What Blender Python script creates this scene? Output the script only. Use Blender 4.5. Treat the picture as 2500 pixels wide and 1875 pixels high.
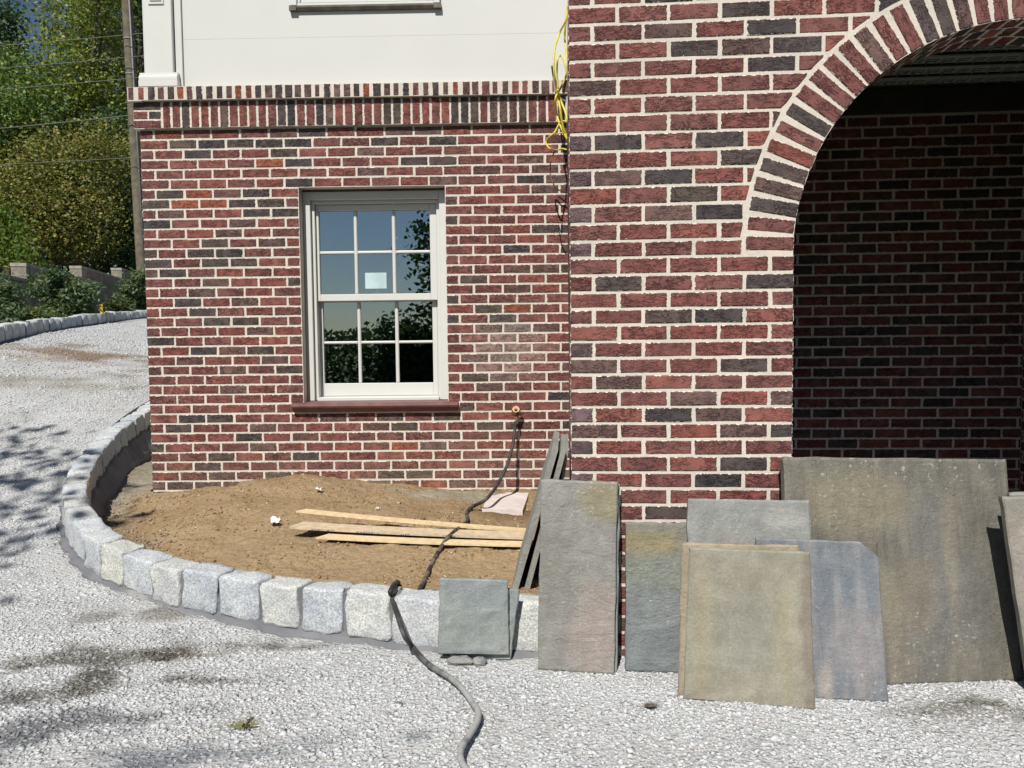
import bpy, bmesh, math, random
import numpy as np
from mathutils import Vector, Matrix

for o in list(bpy.data.objects):
    bpy.data.objects.remove(o)
scene = bpy.context.scene
COL = scene.collection
RNG = np.random.default_rng(7)
random.seed(7)
rad = math.radians

# ------------------------------------------------------------------ camera
F = 1880.0; PITCH = rad(3.1); ROLL = rad(0.63); H = 1.33
CX, CY = 1250.0, 937.5
FWD = np.array([0, math.cos(PITCH), -math.sin(PITCH)])
_r0 = np.array([1., 0, 0]); _u0 = np.cross(_r0, FWD)
RGT = math.cos(ROLL) * _r0 - math.sin(ROLL) * _u0
UPV = math.cos(ROLL) * _u0 + math.sin(ROLL) * _r0
CAMP = np.array([0, 0, H])
cam_d = bpy.data.cameras.new('camera')
cam_d.sensor_width = 36; cam_d.lens = F / 2500 * 36
cam_d.clip_start = 0.05; cam_d.clip_end = 600
cam = bpy.data.objects.new('camera', cam_d); COL.objects.link(cam)
cam.matrix_world = Matrix(((RGT[0], UPV[0], -FWD[0], CAMP[0]), (RGT[1], UPV[1], -FWD[1], CAMP[1]),
                           (RGT[2], UPV[2], -FWD[2], CAMP[2]), (0, 0, 0, 1)))
scene.camera = cam

# ------------------------------------------------------------------ world and sun
SUN_EL, SUN_AZ = rad(50), rad(15)          # sun stands behind the viewer, a little to the left
SUNV = Vector((-math.sin(SUN_AZ) * math.cos(SUN_EL), -math.cos(SUN_AZ) * math.cos(SUN_EL), math.sin(SUN_EL)))
world = bpy.data.worlds.new('World'); scene.world = world; world.use_nodes = True
wn = world.node_tree; wn.nodes.clear()
sky = wn.nodes.new('ShaderNodeTexSky'); sky.sky_type = 'NISHITA'; sky.sun_disc = False
sky.sun_elevation = SUN_EL; sky.sun_rotation = math.pi + SUN_AZ; sky.air_density = 1.0; sky.dust_density = 0.25; sky.ozone_density = 2.2
bg = wn.nodes.new('ShaderNodeBackground'); bg.inputs[1].default_value = 0.055
wo = wn.nodes.new('ShaderNodeOutputWorld')
wn.links.new(sky.outputs[0], bg.inputs[0]); wn.links.new(bg.outputs[0], wo.inputs[0])
sl = bpy.data.lights.new('sun', 'SUN'); sl.energy = 5.0; sl.angle = rad(0.53); sl.color = (1.0, 0.965, 0.905)
sun = bpy.data.objects.new('sun', sl); COL.objects.link(sun)
sun.rotation_euler = SUNV.to_track_quat('Z', 'Y').to_euler(); sun.location = (-4, -10, 14)
scene.render.engine = 'CYCLES'
scene.view_settings.view_transform = 'Standard'; scene.view_settings.look = 'None'
scene.view_settings.exposure = 0.0; scene.view_settings.gamma = 1.0
scene.render.resolution_x = 1024; scene.render.resolution_y = 768
scene.cycles.max_bounces = 5; scene.cycles.diffuse_bounces = 1; scene.cycles.glossy_bounces = 3; scene.cycles.transmission_bounces = 2; scene.cycles.transparent_max_bounces = 6

# ------------------------------------------------------------------ measuring helpers (photo pixel -> point in the place)
def ray(px, py): return FWD + RGT * (px - CX) / F + UPV * (CY - py) / F
def hit_z(px, py, z):
    d = ray(px, py); return CAMP + d * ((z - H) / d[2])
def hit_plane(px, py, p0, n):
    d = ray(px, py); return CAMP + d * (np.dot(np.asarray(p0) - CAMP, n) / np.dot(d, n))
def hit_y(px, py, y): return hit_plane(px, py, (0, y, 0), np.array([0, 1., 0]))
class Frame:
    """a wall plane: local x along the wall, y into the wall, z up"""
    def __init__(s, yaw, D):
        a = rad(yaw); s.yaw = a; s.D = D
        s.u = np.array([math.cos(a), -math.sin(a), 0]); s.n = np.array([math.sin(a), math.cos(a), 0])
    def at(s, px, py, off=0.0):
        P = hit_plane(px, py, s.n * (s.D + off), s.n); return float(P @ s.u), float(P[2])
    def w(s, x, y, z): return s.u * x + s.n * (s.D + y) + np.array([0, 0, z])
    def empty(s, name):
        e = bpy.data.objects.new(name, None); COL.objects.link(e); e.empty_display_size = .2
        e.location = s.n * s.D; e.rotation_euler = (0, 0, -s.yaw); return e
FR = Frame(4.0, 3.21)      # porch front
LW = Frame(1.0, 5.46)      # house wall
IW = Frame(4.0, 5.26)      # wall inside the porch

# ------------------------------------------------------------------ object helpers
def tag(o, label, cat, group=None, kind=None):
    if label: o['label'] = label
    if cat: o['category'] = cat
    if group: o['group'] = group
    if kind: o['kind'] = kind
    return o
def mk(name, V, Fc, mat, parent=None, smooth=False, loc=None, col=None, attrs=None):
    me = bpy.data.meshes.new(name); me.from_pydata([tuple(map(float, v)) for v in V], [], Fc)
    if attrs:
        for k, a in attrs.items():
            at = me.attributes.new(k, 'FLOAT_VECTOR', 'POINT'); at.data.foreach_set('vector', np.asarray(a, np.float32).ravel())
    if smooth: me.polygons.foreach_set('use_smooth', [True] * len(me.polygons))
    me.materials.append(mat)
    return link(name, me, parent, loc, col)
def link(name, me, parent=None, loc=None, col=None):
    o = bpy.data.objects.new(name, me); COL.objects.link(o)
    if parent: o.parent = parent
    if loc is not None: o.location = [float(v) for v in loc]
    if col is not None: o.color = (*col, 1)
    return o
def fast(name, V, T, mat, cols=None, parent=None, smooth=False):
    """numpy triangles or quads"""
    V = np.asarray(V, np.float32); T = np.asarray(T, np.int32); n = T.shape[1]
    me = bpy.data.meshes.new(name)
    me.vertices.add(len(V)); me.vertices.foreach_set('co', V.ravel())
    me.loops.add(T.size); me.loops.foreach_set('vertex_index', T.ravel())
    me.polygons.add(len(T)); me.polygons.foreach_set('loop_start', np.arange(0, T.size, n, dtype=np.int32))
    try: me.polygons.foreach_set('loop_total', np.full(len(T), n, np.int32))
    except Exception: pass
    if smooth: me.polygons.foreach_set('use_smooth', np.ones(len(T), bool))
    me.update(calc_edges=True); me.validate()
    if cols is not None:
        at = me.attributes.new('col', 'FLOAT_VECTOR', 'POINT'); at.data.foreach_set('vector', np.asarray(cols, np.float32).ravel())
    me.materials.append(mat)
    return link(name, me, parent)
def empty(name, loc=(0, 0, 0), rz=0, parent=None):
    e = bpy.data.objects.new(name, None); COL.objects.link(e); e.location = [float(v) for v in loc]; e.rotation_euler = (0, 0, rz)
    e.empty_display_size = .1
    if parent: e.parent = parent
    return e
class MB:
    def __init__(s): s.V = []; s.F = []
    def add(s, V, Fc):
        b = len(s.V); s.V += [tuple(map(float, v)) for v in V]; s.F += [[i + b for i in f] for f in Fc]; return s
    def box(s, x0, x1, y0, y1, z0, z1):
        return s.add([(x0, y0, z0), (x1, y0, z0), (x1, y1, z0), (x0, y1, z0), (x0, y0, z1), (x1, y0, z1), (x1, y1, z1), (x0, y1, z1)],
                     [(0, 3, 2, 1), (4, 5, 6, 7), (0, 1, 5, 4), (1, 2, 6, 5), (2, 3, 7, 6), (3, 0, 4, 7)])
    def bevbox(s, x0, x1, y0, y1, z0, z1, b=.003):
        """box with a small chamfer along every front (-y) edge"""
        return s.add([(x0 + b, y0, z0 + b), (x1 - b, y0, z0 + b), (x1 - b, y0, z1 - b), (x0 + b, y0, z1 - b),
                      (x0, y0 + b, z0), (x1, y0 + b, z0), (x1, y0 + b, z1), (x0, y0 + b, z1),
                      (x0, y1, z0), (x1, y1, z0), (x1, y1, z1), (x0, y1, z1)],
                     [(0, 1, 2, 3), (0, 4, 5, 1), (1, 5, 6, 2), (2, 6, 7, 3), (3, 7, 4, 0),
                      (4, 8, 9, 5), (5, 9, 10, 6), (6, 10, 11, 7), (7, 11, 8, 4), (8, 11, 10, 9)])
    def extrude_x(s, prof, x0, x1):
        n = len(prof); V = [(x0, y, z) for y, z in prof] + [(x1, y, z) for y, z in prof]
        return s.add(V, [(i, (i + 1) % n, n + (i + 1) % n, n + i) for i in range(n)] + [tuple(range(n - 1, -1, -1)), tuple(range(n, 2 * n))])
    def build(s, name, mat, parent=None, smooth=False): return mk(name, s.V, s.F, mat, parent, smooth)
def catmull(P, n=8):
    P = [np.asarray(p, float) for p in P]; Q = [2 * P[0] - P[1]] + P + [2 * P[-1] - P[-2]]; out = []
    for i in range(1, len(Q) - 2):
        for k in range(n):
            t = k / n; a, b, c, d = Q[i - 1:i + 3]
            out.append(.5 * (2 * b + (c - a) * t + (2 * a - 5 * b + 4 * c - d) * t * t + (3 * b - a - 3 * c + d) * t ** 3))
    out.append(P[-1]); return np.array(out)
def tube(mb, P, r, k=8):
    P = np.asarray(P, float); n = len(P); r = np.broadcast_to(r, (n,))
    T = np.gradient(P, axis=0); T /= np.linalg.norm(T, axis=1)[:, None] + 1e-9
    ref = np.array([0, 0, 1.]) if abs(T[0][2]) < .9 else np.array([1., 0, 0])
    V = []; nrm = np.cross(T[0], ref); nrm /= np.linalg.norm(nrm)
    for i in range(n):
        nrm = nrm - T[i] * (nrm @ T[i]); nrm /= np.linalg.norm(nrm) + 1e-9; bn = np.cross(T[i], nrm)
        for j in range(k):
            a = 2 * math.pi * j / k; V.append(P[i] + r[i] * (nrm * math.cos(a) + bn * math.sin(a)))
    Fc = [(i * k + j, i * k + (j + 1) % k, (i + 1) * k + (j + 1) % k, (i + 1) * k + j) for i in range(n - 1) for j in range(k)]
    Fc += [tuple(range(k - 1, -1, -1)), tuple((n - 1) * k + j for j in range(k))]
    return mb.add(V, Fc)
def vnoise(x, y, seed=0):
    x = np.asarray(x, float); y = np.asarray(y, float)
    xi = np.floor(x).astype(np.int64); yi = np.floor(y).astype(np.int64); fx = x - xi; fy = y - yi
    fx = fx * fx * (3 - 2 * fx); fy = fy * fy * (3 - 2 * fy)
    def h(a, b):
        n = (a * 374761393 + b * 668265263 + seed * 1442695041) & 0x7fffffff
        n = ((n ^ (n >> 13)) * 1274126177) & 0x7fffffff
        return ((n ^ (n >> 16)) & 0xffff) / 65535.0
    return (h(xi, yi) * (1 - fx) + h(xi + 1, yi) * fx) * (1 - fy) + (h(xi, yi + 1) * (1 - fx) + h(xi + 1, yi + 1) * fx) * fy
def fbm(x, y, oct=4, seed=0):
    s = 0; a = .5
    for i in range(oct): s = s + a * (vnoise(x * 2 ** i, y * 2 ** i, seed + i) - .5); a *= .5
    return s

# ------------------------------------------------------------------ material helper
class NT:
    def __init__(s, name):
        s.m = bpy.data.materials.new(name); s.m.use_nodes = True; s.t = s.m.node_tree; s.t.nodes.clear()
        s.out = s.n('ShaderNodeOutputMaterial'); s.p = s.n('ShaderNodeBsdfPrincipled'); s.l(s.p.outputs[0], s.out.inputs[0])
        s.p.inputs['Roughness'].default_value = .85
    def n(s, t, **k):
        x = s.t.nodes.new(t)
        for a, v in k.items(): setattr(x, a, v)
        return x
    def l(s, a, b): s.t.links.new(a, b)
    def setin(s, sock, v):
        if hasattr(v, 'is_output') or hasattr(v, 'links'): s.l(v, sock)
        elif isinstance(v, (tuple, list)) and len(v) == 3 and sock.type == 'RGBA': sock.default_value = (*v, 1)
        else: sock.default_value = v
    def math(s, op, a, b=0.0, clamp=False):
        x = s.n('ShaderNodeMath', operation=op, use_clamp=clamp); s.setin(x.inputs[0], a); s.setin(x.inputs[1], b); return x.outputs[0]
    def vmath(s, op, a, b):
        x = s.n('ShaderNodeVectorMath', operation=op); s.setin(x.inputs[0], a); s.setin(x.inputs[1], b); return x.outputs[0]
    def mix(s, f, a, b):
        x = s.n('ShaderNodeMix', data_type='RGBA'); s.setin(x.inputs[0], f); s.setin(x.inputs[6], a); s.setin(x.inputs[7], b); return x.outputs[2]
    def mul(s, a, b):
        x = s.n('ShaderNodeMix', data_type='RGBA', blend_type='MULTIPLY'); x.inputs[0].default_value = 1; s.setin(x.inputs[6], a); s.setin(x.inputs[7], b); return x.outputs[2]
    def noise(s, vec, scale, detail=3, dist=0.0, rough=.55):
        x = s.n('ShaderNodeTexNoise'); x.inputs['Scale'].default_value = scale; x.inputs['Detail'].default_value = detail
        x.inputs['Distortion'].default_value = dist; x.inputs['Roughness'].default_value = rough
        if vec is not None: s.l(vec, x.inputs['Vector'])
        return x.outputs[0]
    def ramp(s, v, lo, hi, a=0.0, b=1.0):
        x = s.n('ShaderNodeMapRange', clamp=True, interpolation_type='SMOOTHSTEP'); s.setin(x.inputs[0], v)
        for i, q in enumerate((lo, hi, a, b)): x.inputs[1 + i].default_value = q
        return x.outputs[0]
    def obj(s): return s.n('ShaderNodeTexCoord').outputs['Object']
    def attr(s, name): return s.n('ShaderNodeAttribute', attribute_name=name)
    def scale(s, v, sc):
        x = s.n('ShaderNodeMapping'); s.l(v, x.inputs[0]); x.inputs['Scale'].default_value = sc; return x.outputs[0]
    def bump(s, h, strength=.5, dist=.003, prev=None):
        x = s.n('ShaderNodeBump'); x.inputs['Strength'].default_value = strength; x.inputs['Distance'].default_value = dist
        s.l(h, x.inputs['Height'])
        if prev is not None: s.l(prev, x.inputs['Normal'])
        s.l(x.outputs[0], s.p.inputs['Normal']); return x.outputs[0]
    def base(s, c, rough=None, spec=None):
        s.setin(s.p.inputs['Base Color'], c)
        if rough is not None: s.p.inputs['Roughness'].default_value = rough
        if spec is not None: s.p.inputs['Specular IOR Level'].default_value = spec
        return s.m
MORTAR = (.74, .655, .56)
def brick_mat(name, joined):
    t = NT(name); bp = t.attr('bp'); bh = t.attr('bh')
    if joined: base = t.attr('col').outputs['Color']; rnd = t.n('ShaderNodeSeparateXYZ'); t.l(bp.outputs['Vector'], rnd.inputs[0]); rn = rnd.outputs[2]
    else:
        oi = t.n('ShaderNodeObjectInfo'); base = oi.outputs['Color']; rn = oi.outputs['Random']
    off = t.n('ShaderNodeCombineXYZ'); r100 = t.math('MULTIPLY', rn, 91.0)
    for i in range(3): t.l(r100, off.inputs[i])
    flat = t.vmath('MULTIPLY', bp.outputs['Vector'], (1., 1., 0.))
    p = t.vmath('ADD', flat, off.outputs[0])
    ps = t.scale(p, (1.0, 2.6, 1.0))
    # colour: soft blotches, a flashed edge on some bricks
    n1 = t.noise(p, 1.6, 3); n2 = t.noise(p, 14, 4)
    c = t.mul(base, t.mix(t.ramp(n1, .3, .7), (.80, .80, .82), (1.16, 1.10, 1.08)))
    c = t.mul(c, t.mix(t.ramp(n2, .25, .75), (.82, .82, .82), (1.14, 1.14, 1.14)))
    sp = t.n('ShaderNodeSeparateXYZ'); t.l(bp.outputs['Vector'], sp.inputs[0])
    sh = t.n('ShaderNodeSeparateXYZ'); t.l(bh.outputs['Vector'], sh.inputs[0])
    dx = t.math('SUBTRACT', sh.outputs[0], t.math('ABSOLUTE', sp.outputs[0])); dz = t.math('SUBTRACT', sh.outputs[1], t.math('ABSOLUTE', sp.outputs[1]))
    d = t.math('MINIMUM', dx, dz)
    # greyer skin towards the arris
    edge = t.ramp(t.math('ADD', d, t.math('MULTIPLY', n1, .10)), .05, .13, .5, 0.)
    c = t.mix(edge, c, t.mul(c, (.74, .80, .82)))
    # wrinkled wire-cut skin: wavy creases
    cr = t.noise(ps, 2.3, 3, 1.1); crease = t.ramp(t.math('ABSOLUTE', t.math('SUBTRACT', cr, .5)), .0, .06)
    msk = t.ramp(t.noise(p, 1.9, 2), .36, .56)
    vary = t.math('ADD', .25, t.math('FRACT', t.math('MULTIPLY', rn, 7.31)))
    ridg = t.math('SUBTRACT', 1.0, t.math('MULTIPLY', t.math('MULTIPLY', t.math('SUBTRACT', 1.0, crease), msk), vary))
    # mortar smeared over the arris
    ns = t.noise(p, 6.5, 4, .3); smear = t.ramp(t.math('SUBTRACT', d, t.math('MULTIPLY', t.math('SUBTRACT', ns, .455), .23)), -.006, .012, 1, 0)
    fl = t.ramp(t.noise(p, 10, 3), .70, .74)
    c = t.mix(t.math('MULTIPLY', fl, .5), c, (.55, .47, .41))
    c = t.mix(smear, c, MORTAR)
    t.base(c, .88, .25)
    h = t.math('ADD', ridg, t.math('MULTIPLY', n2, .22))
    t.bump(t.math('MULTIPLY', h, t.math('SUBTRACT', 1.0, smear)), 1.0, .011)
    return t.m
M = {}
M['brick'] = brick_mat('brick', False); M['brick_joined'] = brick_mat('brick_joined', True)
def simple(name, c, rough=.8, spec=.4, bump=None, var=0.12, nscale=8, metallic=0):
    t = NT(name); o = t.obj(); n = t.noise(o, nscale, 4)
    t.base(t.mul(c, t.mix(t.ramp(n, .3, .7), (1 - var,) * 3, (1 + var,) * 3)), rough, spec)
    t.p.inputs['Metallic'].default_value = metallic
    if bump: t.bump(t.noise(o, bump[0], 4), bump[1], bump[2])
    return t.m
def mortar_mat():
    t = NT('mortar'); o = t.obj(); n = t.noise(o, 5, 4); g = t.noise(o, 160, 3)
    c = t.mix(t.ramp(n, .35, .7), MORTAR, (.64, .575, .50)); c = t.mul(c, t.mix(t.ramp(g, .2, .8), (.86,) * 3, (1.08,) * 3))
    t.base(c, .92, .2); t.bump(t.noise(o, 220, 3), .5, .002); return t.m
M['mortar'] = mortar_mat()
M['white'] = simple('white_paint', (.665, .66, .62), .45, .4, (300, .05, .001), .015)
M['cream'] = simple('cream_boarding', (.645, .638, .60), .55, .35, (240, .06, .001), .012, 3)
M['sill'] = simple('brown_cast_sill', (.17, .075, .068), .55, .4, (120, .2, .001), .18, 14)
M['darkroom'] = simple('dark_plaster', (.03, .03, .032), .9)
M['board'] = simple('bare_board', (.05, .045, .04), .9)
M['galv'] = simple('galvanised_steel', (.62, .64, .63), .6, .5, None, .12, 20, .0)
M['lead'] = simple('dark_flashing', (.10, .085, .06), .5, .5, None, .3, 20)
M['wood'] = simple('sawn_pine', (.72, .55, .33), .7, .3, (60, .2, .001), .12, 30)
M['wood2'] = simple('greyed_pine', (.60, .47, .32), .75, .3, (60, .2, .001), .15, 25)
M['print'] = simple('blue_print', (.10, .11, .22), .7)
M['paper'] = simple('white_paper', (.78, .78, .80), .7)
M['paver'] = simple('pale_stone', (.66, .58, .54), .85, .3, (90, .3, .002), .1, 12)
M['stake'] = simple('yellow_stake', (.75, .50, .06), .6)
M['brass'] = simple('rusty_brass', (.22, .125, .06), .5, .5, (150, .3, .001), .3, 60, .5)
M['copper'] = simple('copper_pipe', (.50, .30, .12), .4, .5, None, .2, 40, .8)
M['yellow'] = simple('yellow_sheath', (.68, .56, .06), .45, .5, None, .12, 30)
M['greywire'] = simple('grey_sheath', (.22, .22, .21), .5)
M['brownwire'] = simple('brown_sheath', (.16, .075, .04), .5)
M['polewood'] = simple('weathered_pole', (.17, .145, .105), .9, .2, (40, .5, .01), .25, 6)
M['wire'] = simple('line_wire', (.14, .16, .13), .5)
M['bark'] = simple('bark', (.10, .078, .058), .95, .2, (18, .8, .03), .3, 5)
M['label'] = simple('pale_label', (.50, .66, .68), .6)
def hose_mat():
    t = NT('dusty_rubber'); o = t.obj(); n = t.noise(o, 18, 4); g = t.n('ShaderNodeSeparateXYZ'); t.l(o, g.inputs[0])
    gn = t.n('ShaderNodeNewGeometry'); gz = t.n('ShaderNodeSeparateXYZ'); t.l(gn.outputs['Normal'], gz.inputs[0])
    near = t.ramp(g.outputs[1], 2.75, 3.25, 1.0, 0.0); mud = t.math('MULTIPLY', t.ramp(g.outputs[1], 4.4, 5.0, 1, 0), t.ramp(g.outputs[1], 3.42, 3.55, 0, 1))
    dust = t.math('MULTIPLY', t.ramp(t.math('ADD', n, t.math('MULTIPLY', near, .2)), .35, .75), t.math('ADD', .12, t.math('MULTIPLY', near, .8)), True)
    c = t.mix(t.math('MULTIPLY', t.math('MULTIPLY', mud, t.math('SUBTRACT', 1., near)), t.ramp(n, .45, .6)), (.028, .025, .024), (.15, .105, .075))
    t.base(t.mix(dust, c, (.40, .40, .385)), .6, .4); return t.m
M['hose'] = hose_mat()
def glass_mat():
    t = NT('window_glass'); t.t.nodes.remove(t.p)
    gl = t.n('ShaderNodeBsdfGlossy'); gl.inputs['Roughness'].default_value = 0.0; gl.inputs[0].default_value = (.86, .94, 1.0, 1)
    tr = t.n('ShaderNodeBsdfTransparent'); tr.inputs[0].default_value = (.78, .84, .84, 1)
    lw = t.n('ShaderNodeLayerWeight'); lw.inputs[0].default_value = .5
    mx = t.n('ShaderNodeMixShader'); t.l(t.math('ADD', .29, t.math('MULTIPLY', lw.outputs['Fresnel'], .5), True), mx.inputs[0])
    t.l(tr.outputs[0], mx.inputs[1]); t.l(gl.outputs[0], mx.inputs[2]); t.l(mx.outputs[0], t.out.inputs[0]); return t.m
M['glass'] = glass_mat()
def col_mat(name, rough=.9, spec=.25, bump=None, var=.15, ns=60):
    t = NT(name); a = t.attr('col'); o = t.obj()
    t.base(t.mul(a.outputs['Color'], t.mix(t.ramp(t.noise(o, ns, 3), .25, .75), (1 - var,) * 3, (1 + var,) * 3)), rough, spec)
    if bump: t.bump(t.noise(o, bump[0], 3), bump[1], bump[2])
    return t.m
M['gravel'] = col_mat('crushed_stone', .9, .25, (160, .4, .003))
def leaf_mat(name, tl=.28):
    t = NT(name); a = t.attr('col'); t.base(a.outputs['Color'], .55, .35)
    tr = t.n('ShaderNodeBsdfTranslucent'); t.l(t.mul(a.outputs['Color'], (1.25, 1.35, .55)), tr.inputs[0])
    mx = t.n('ShaderNodeMixShader'); mx.inputs[0].default_value = tl; t.l(t.p.outputs[0], mx.inputs[1]); t.l(tr.outputs[0], mx.inputs[2]); t.l(mx.outputs[0], t.out.inputs[0]); return t.m
M['leaf'] = leaf_mat('leaf')
def granite_mat():
    t = NT('granite'); o = t.obj(); oi = t.n('ShaderNodeObjectInfo'); off = t.n('ShaderNodeCombineXYZ')
    for i in range(3): t.l(t.math('MULTIPLY', oi.outputs['Random'], 37.0), off.inputs[i])
    p = t.vmath('ADD', o, off.outputs[0])
    sp = t.noise(p, 110, 3); n = t.noise(p, 7, 3)
    c = t.mix(t.ramp(sp, .35, .65), (.40, .415, .425), (.66, .67, .66)); c = t.mul(c, t.mix(t.ramp(n, .3, .7), (.85, .86, .90), (1.06, 1.05, 1.02)))
    c = t.mul(c, oi.outputs['Color']); c = t.mix(t.ramp(t.noise(p, 170, 2), .66, .72), c, (.10, .10, .11))
    t.base(c, .85, .3); b = t.bump(t.noise(p, 26, 4), .6, .012); t.bump(t.noise(p, 130, 3), .5, .004, b); return t.m
M['granite'] = granite_mat()
def cement_mat():
    t = NT('grey_cement'); o = t.obj(); n = t.noise(o, 4, 4); c = t.mix(t.ramp(n, .3, .7), (.15, .152, .165), (.215, .212, .22))
    c = t.mix(t.ramp(t.noise(o, 2.2, 4), .58, .68), c, (.30, .29, .275)); t.base(c, .92, .2)
    b = t.bump(t.noise(o, 14, 4), .6, .02); t.bump(t.noise(o, 120, 3), .4, .004, b); return t.m
M['cement'] = cement_mat()
def ground_mat():
    t = NT('gravel_bed'); o = t.obj(); n = t.noise(o, 2.0, 5); g = t.noise(o, 90, 4); v = t.n('ShaderNodeTexVoronoi'); v.inputs['Scale'].default_value = 60; t.l(o, v.inputs['Vector'])
    c = t.mix(t.ramp(n, .3, .7), (.46, .46, .45), (.58, .58, .57)); c = t.mul(c, t.mix(t.ramp(g, .25, .75), (.72,) * 3, (1.12,) * 3))
    c = t.mul(c, t.attr('col').outputs['Color'])
    t.base(c, .95, .2); b = t.bump(t.noise(o, 45, 4), .8, .02); t.bump(v.outputs['Distance'], .6, .012, b); return t.m
M['ground'] = ground_mat()
def dirt_mat():
    t = NT('bare_earth'); o = t.obj(); n = t.noise(o, 1.6, 5); g = t.noise(o, 55, 5); s = t.n('ShaderNodeSeparateXYZ'); t.l(o, s.inputs[0])
    c = t.mix(t.ramp(n, .3, .7), (.30, .205, .110), (.385, .275, .160)); c = t.mul(c, t.mix(t.ramp(g, .2, .8), (.72, .72, .72), (1.15, 1.15, 1.15)))
    c = t.mix(t.ramp(t.noise(o, 140, 2), .68, .72), c, (.50, .40, .28))
    c = t.mul(c, t.attr('col').outputs['Color'])
    t.base(c, .95, .15); b = t.bump(t.noise(o, 22, 5), .8, .03); t.bump(t.noise(o, 110, 4), .6, .008, b); return t.m
M['dirt'] = dirt_mat()

# ------------------------------------------------------------------ ground heights
CP = np.array([(-.0, 1.0, 0), (2.5, 1.0, 0), (-2, 1, 0.0), (-.9, 2.3, 0), (.5, 2.6, 0), (1.6, 2.7, .0), (2.4, 3.0, .0), (1.2, 3.4, 0), (0.1, 3.2, 0), (-.6, 3.35, 0), (-1.2, 3.52, .01),
               (-1.62, 3.68, .05), (-2.0, 2.9, .03), (-2.25, 4.1, .10), (-2.6, 4.45, .15), (-2.75, 4.65, .20), (-2.95, 5.1, .33), (-3.2, 5.8, .50), (-3.45, 7.15, .73),
               (-3.4, 4.8, .26), (-3.2, 3.6, .07), (-4.8, 7.0, .80), (-5.98, 9.0, 1.385), (-6.54, 11.5, 1.62), (-7.14, 15.0, 1.88), (-4.5, 9.5, 1.18), (-4.6, 13, 1.6), (-5.5, 5.5, .55), (-7.5, 8, 1.45),
               (-9.0, 12, 1.75), (-9, 18, 2.1), (-5, -2, 0), (0, -6, 0), (4, 2, 0), (-8, 2, .2), (3, 6, .0), (-1, 8, .6)])
def _tps(r2): return r2 * np.log(r2 + 1e-9)
_n = len(CP); _K = _tps(((CP[:, None, :2] - CP[None, :, :2]) ** 2).sum(-1)) + np.eye(_n) * .02
_P = np.c_[np.ones(_n), CP[:, :2]]; _A = np.block([[_K, _P], [_P.T, np.zeros((3, 3))]]); _S = np.linalg.solve(_A, np.r_[CP[:, 2], 0, 0, 0])
def gz(x, y):
    x = np.asarray(x, float); y = np.asarray(y, float); sh = x.shape; q = np.c_[x.ravel(), y.ravel()]
    out = np.empty(len(q))
    for i in range(0, len(q), 20000):
        s = q[i:i + 20000]; out[i:i + 20000] = _tps(((s[:, None] - CP[None, :, :2]) ** 2).sum(-1)) @ _S[:_n] + np.c_[np.ones(len(s)), s] @ _S[_n:]
    return out.reshape(sh)
# kerb line (outer edge): x, y, ground z, top z
KP = [(.20, 3.20, 0, .225), (.09, 3.215, 0, .225), (-.33, 3.27, 0, .225), (-.594, 3.35, 0, .225), (-.852, 3.43, 0, .225), (-1.19, 3.53, .01, .23), (-1.62, 3.68, .04, .25), (-1.90, 3.84, .06, .265),
      (-2.25, 4.08, .10, .30), (-2.52, 4.36, .14, .345), (-2.72, 4.62, .20, .40), (-2.85, 4.85, .27, .45), (-2.98, 5.15, .36, .50), (-3.10, 5.5, .45, .555), (-3.21, 5.85, .54, .605), (-3.32, 6.33, .63, .67), (-3.39, 6.75, .70, .725), (-3.46, 7.2, .755, .785), (-3.55, 8.0, .86, .89)]
KC = catmull(KP, 14)
KS = np.r_[0, np.cumsum(np.linalg.norm(np.diff(KC[:, :2], axis=0), axis=1))]
def kerb_at(s): return np.array([np.interp(s, KS, KC[:, i]) for i in range(4)])
def kerb_tan(s):
    a, b = kerb_at(s - .02), kerb_at(s + .02); t = (b - a)[:2]; return t / np.linalg.norm(t)
KW = .125
BEDPOLY = np.array([(p[0], p[1]) for p in KC] + [(-2.3, 8.0), (.8, 8.0), (.28, 3.3)])
def inpoly(x, y, P):
    x = np.asarray(x); y = np.asarray(y); ins = np.zeros(x.shape, bool); n = len(P)
    for i in range(n):
        x1, y1 = P[i]; x2, y2 = P[(i + 1) % n]
        c = ((y1 > y) != (y2 > y)) & (x < (x2 - x1) * (y - y1) / (y2 - y1 + 1e-12) + x1); ins ^= c
    return ins
def dkerb(x, y):
    x = np.asarray(x, float); d = np.full(x.shape, 9.); 
    for p in KC[::3]: d = np.minimum(d, np.hypot(x - p[0], y - p[1]))
    return d
def far_pts():
    out = []
    for px, pyb, pyt, y in [(-160, 884, 836, 8.0), (0, 838, 797, 9.0), (95, 817, 783, 10.2), (180, 800, 774, 11.5), (245, 791, 765, 12.6), (300, 784, 761, 13.8), (357, 776, 758, 15.0), (420, 770, 754, 17)]:
        b_ = hit_y(px, pyb, y); t_ = hit_y(px, pyt, y); out.append((b_[0], y, b_[2], t_[2]))
    return out
FK = catmull(far_pts(), 8); FS = np.r_[0, np.cumsum(np.linalg.norm(np.diff(FK[:, :2], axis=0), axis=1))]
def fkx(y): return np.interp(y, FK[:, 1], FK[:, 0])
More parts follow.
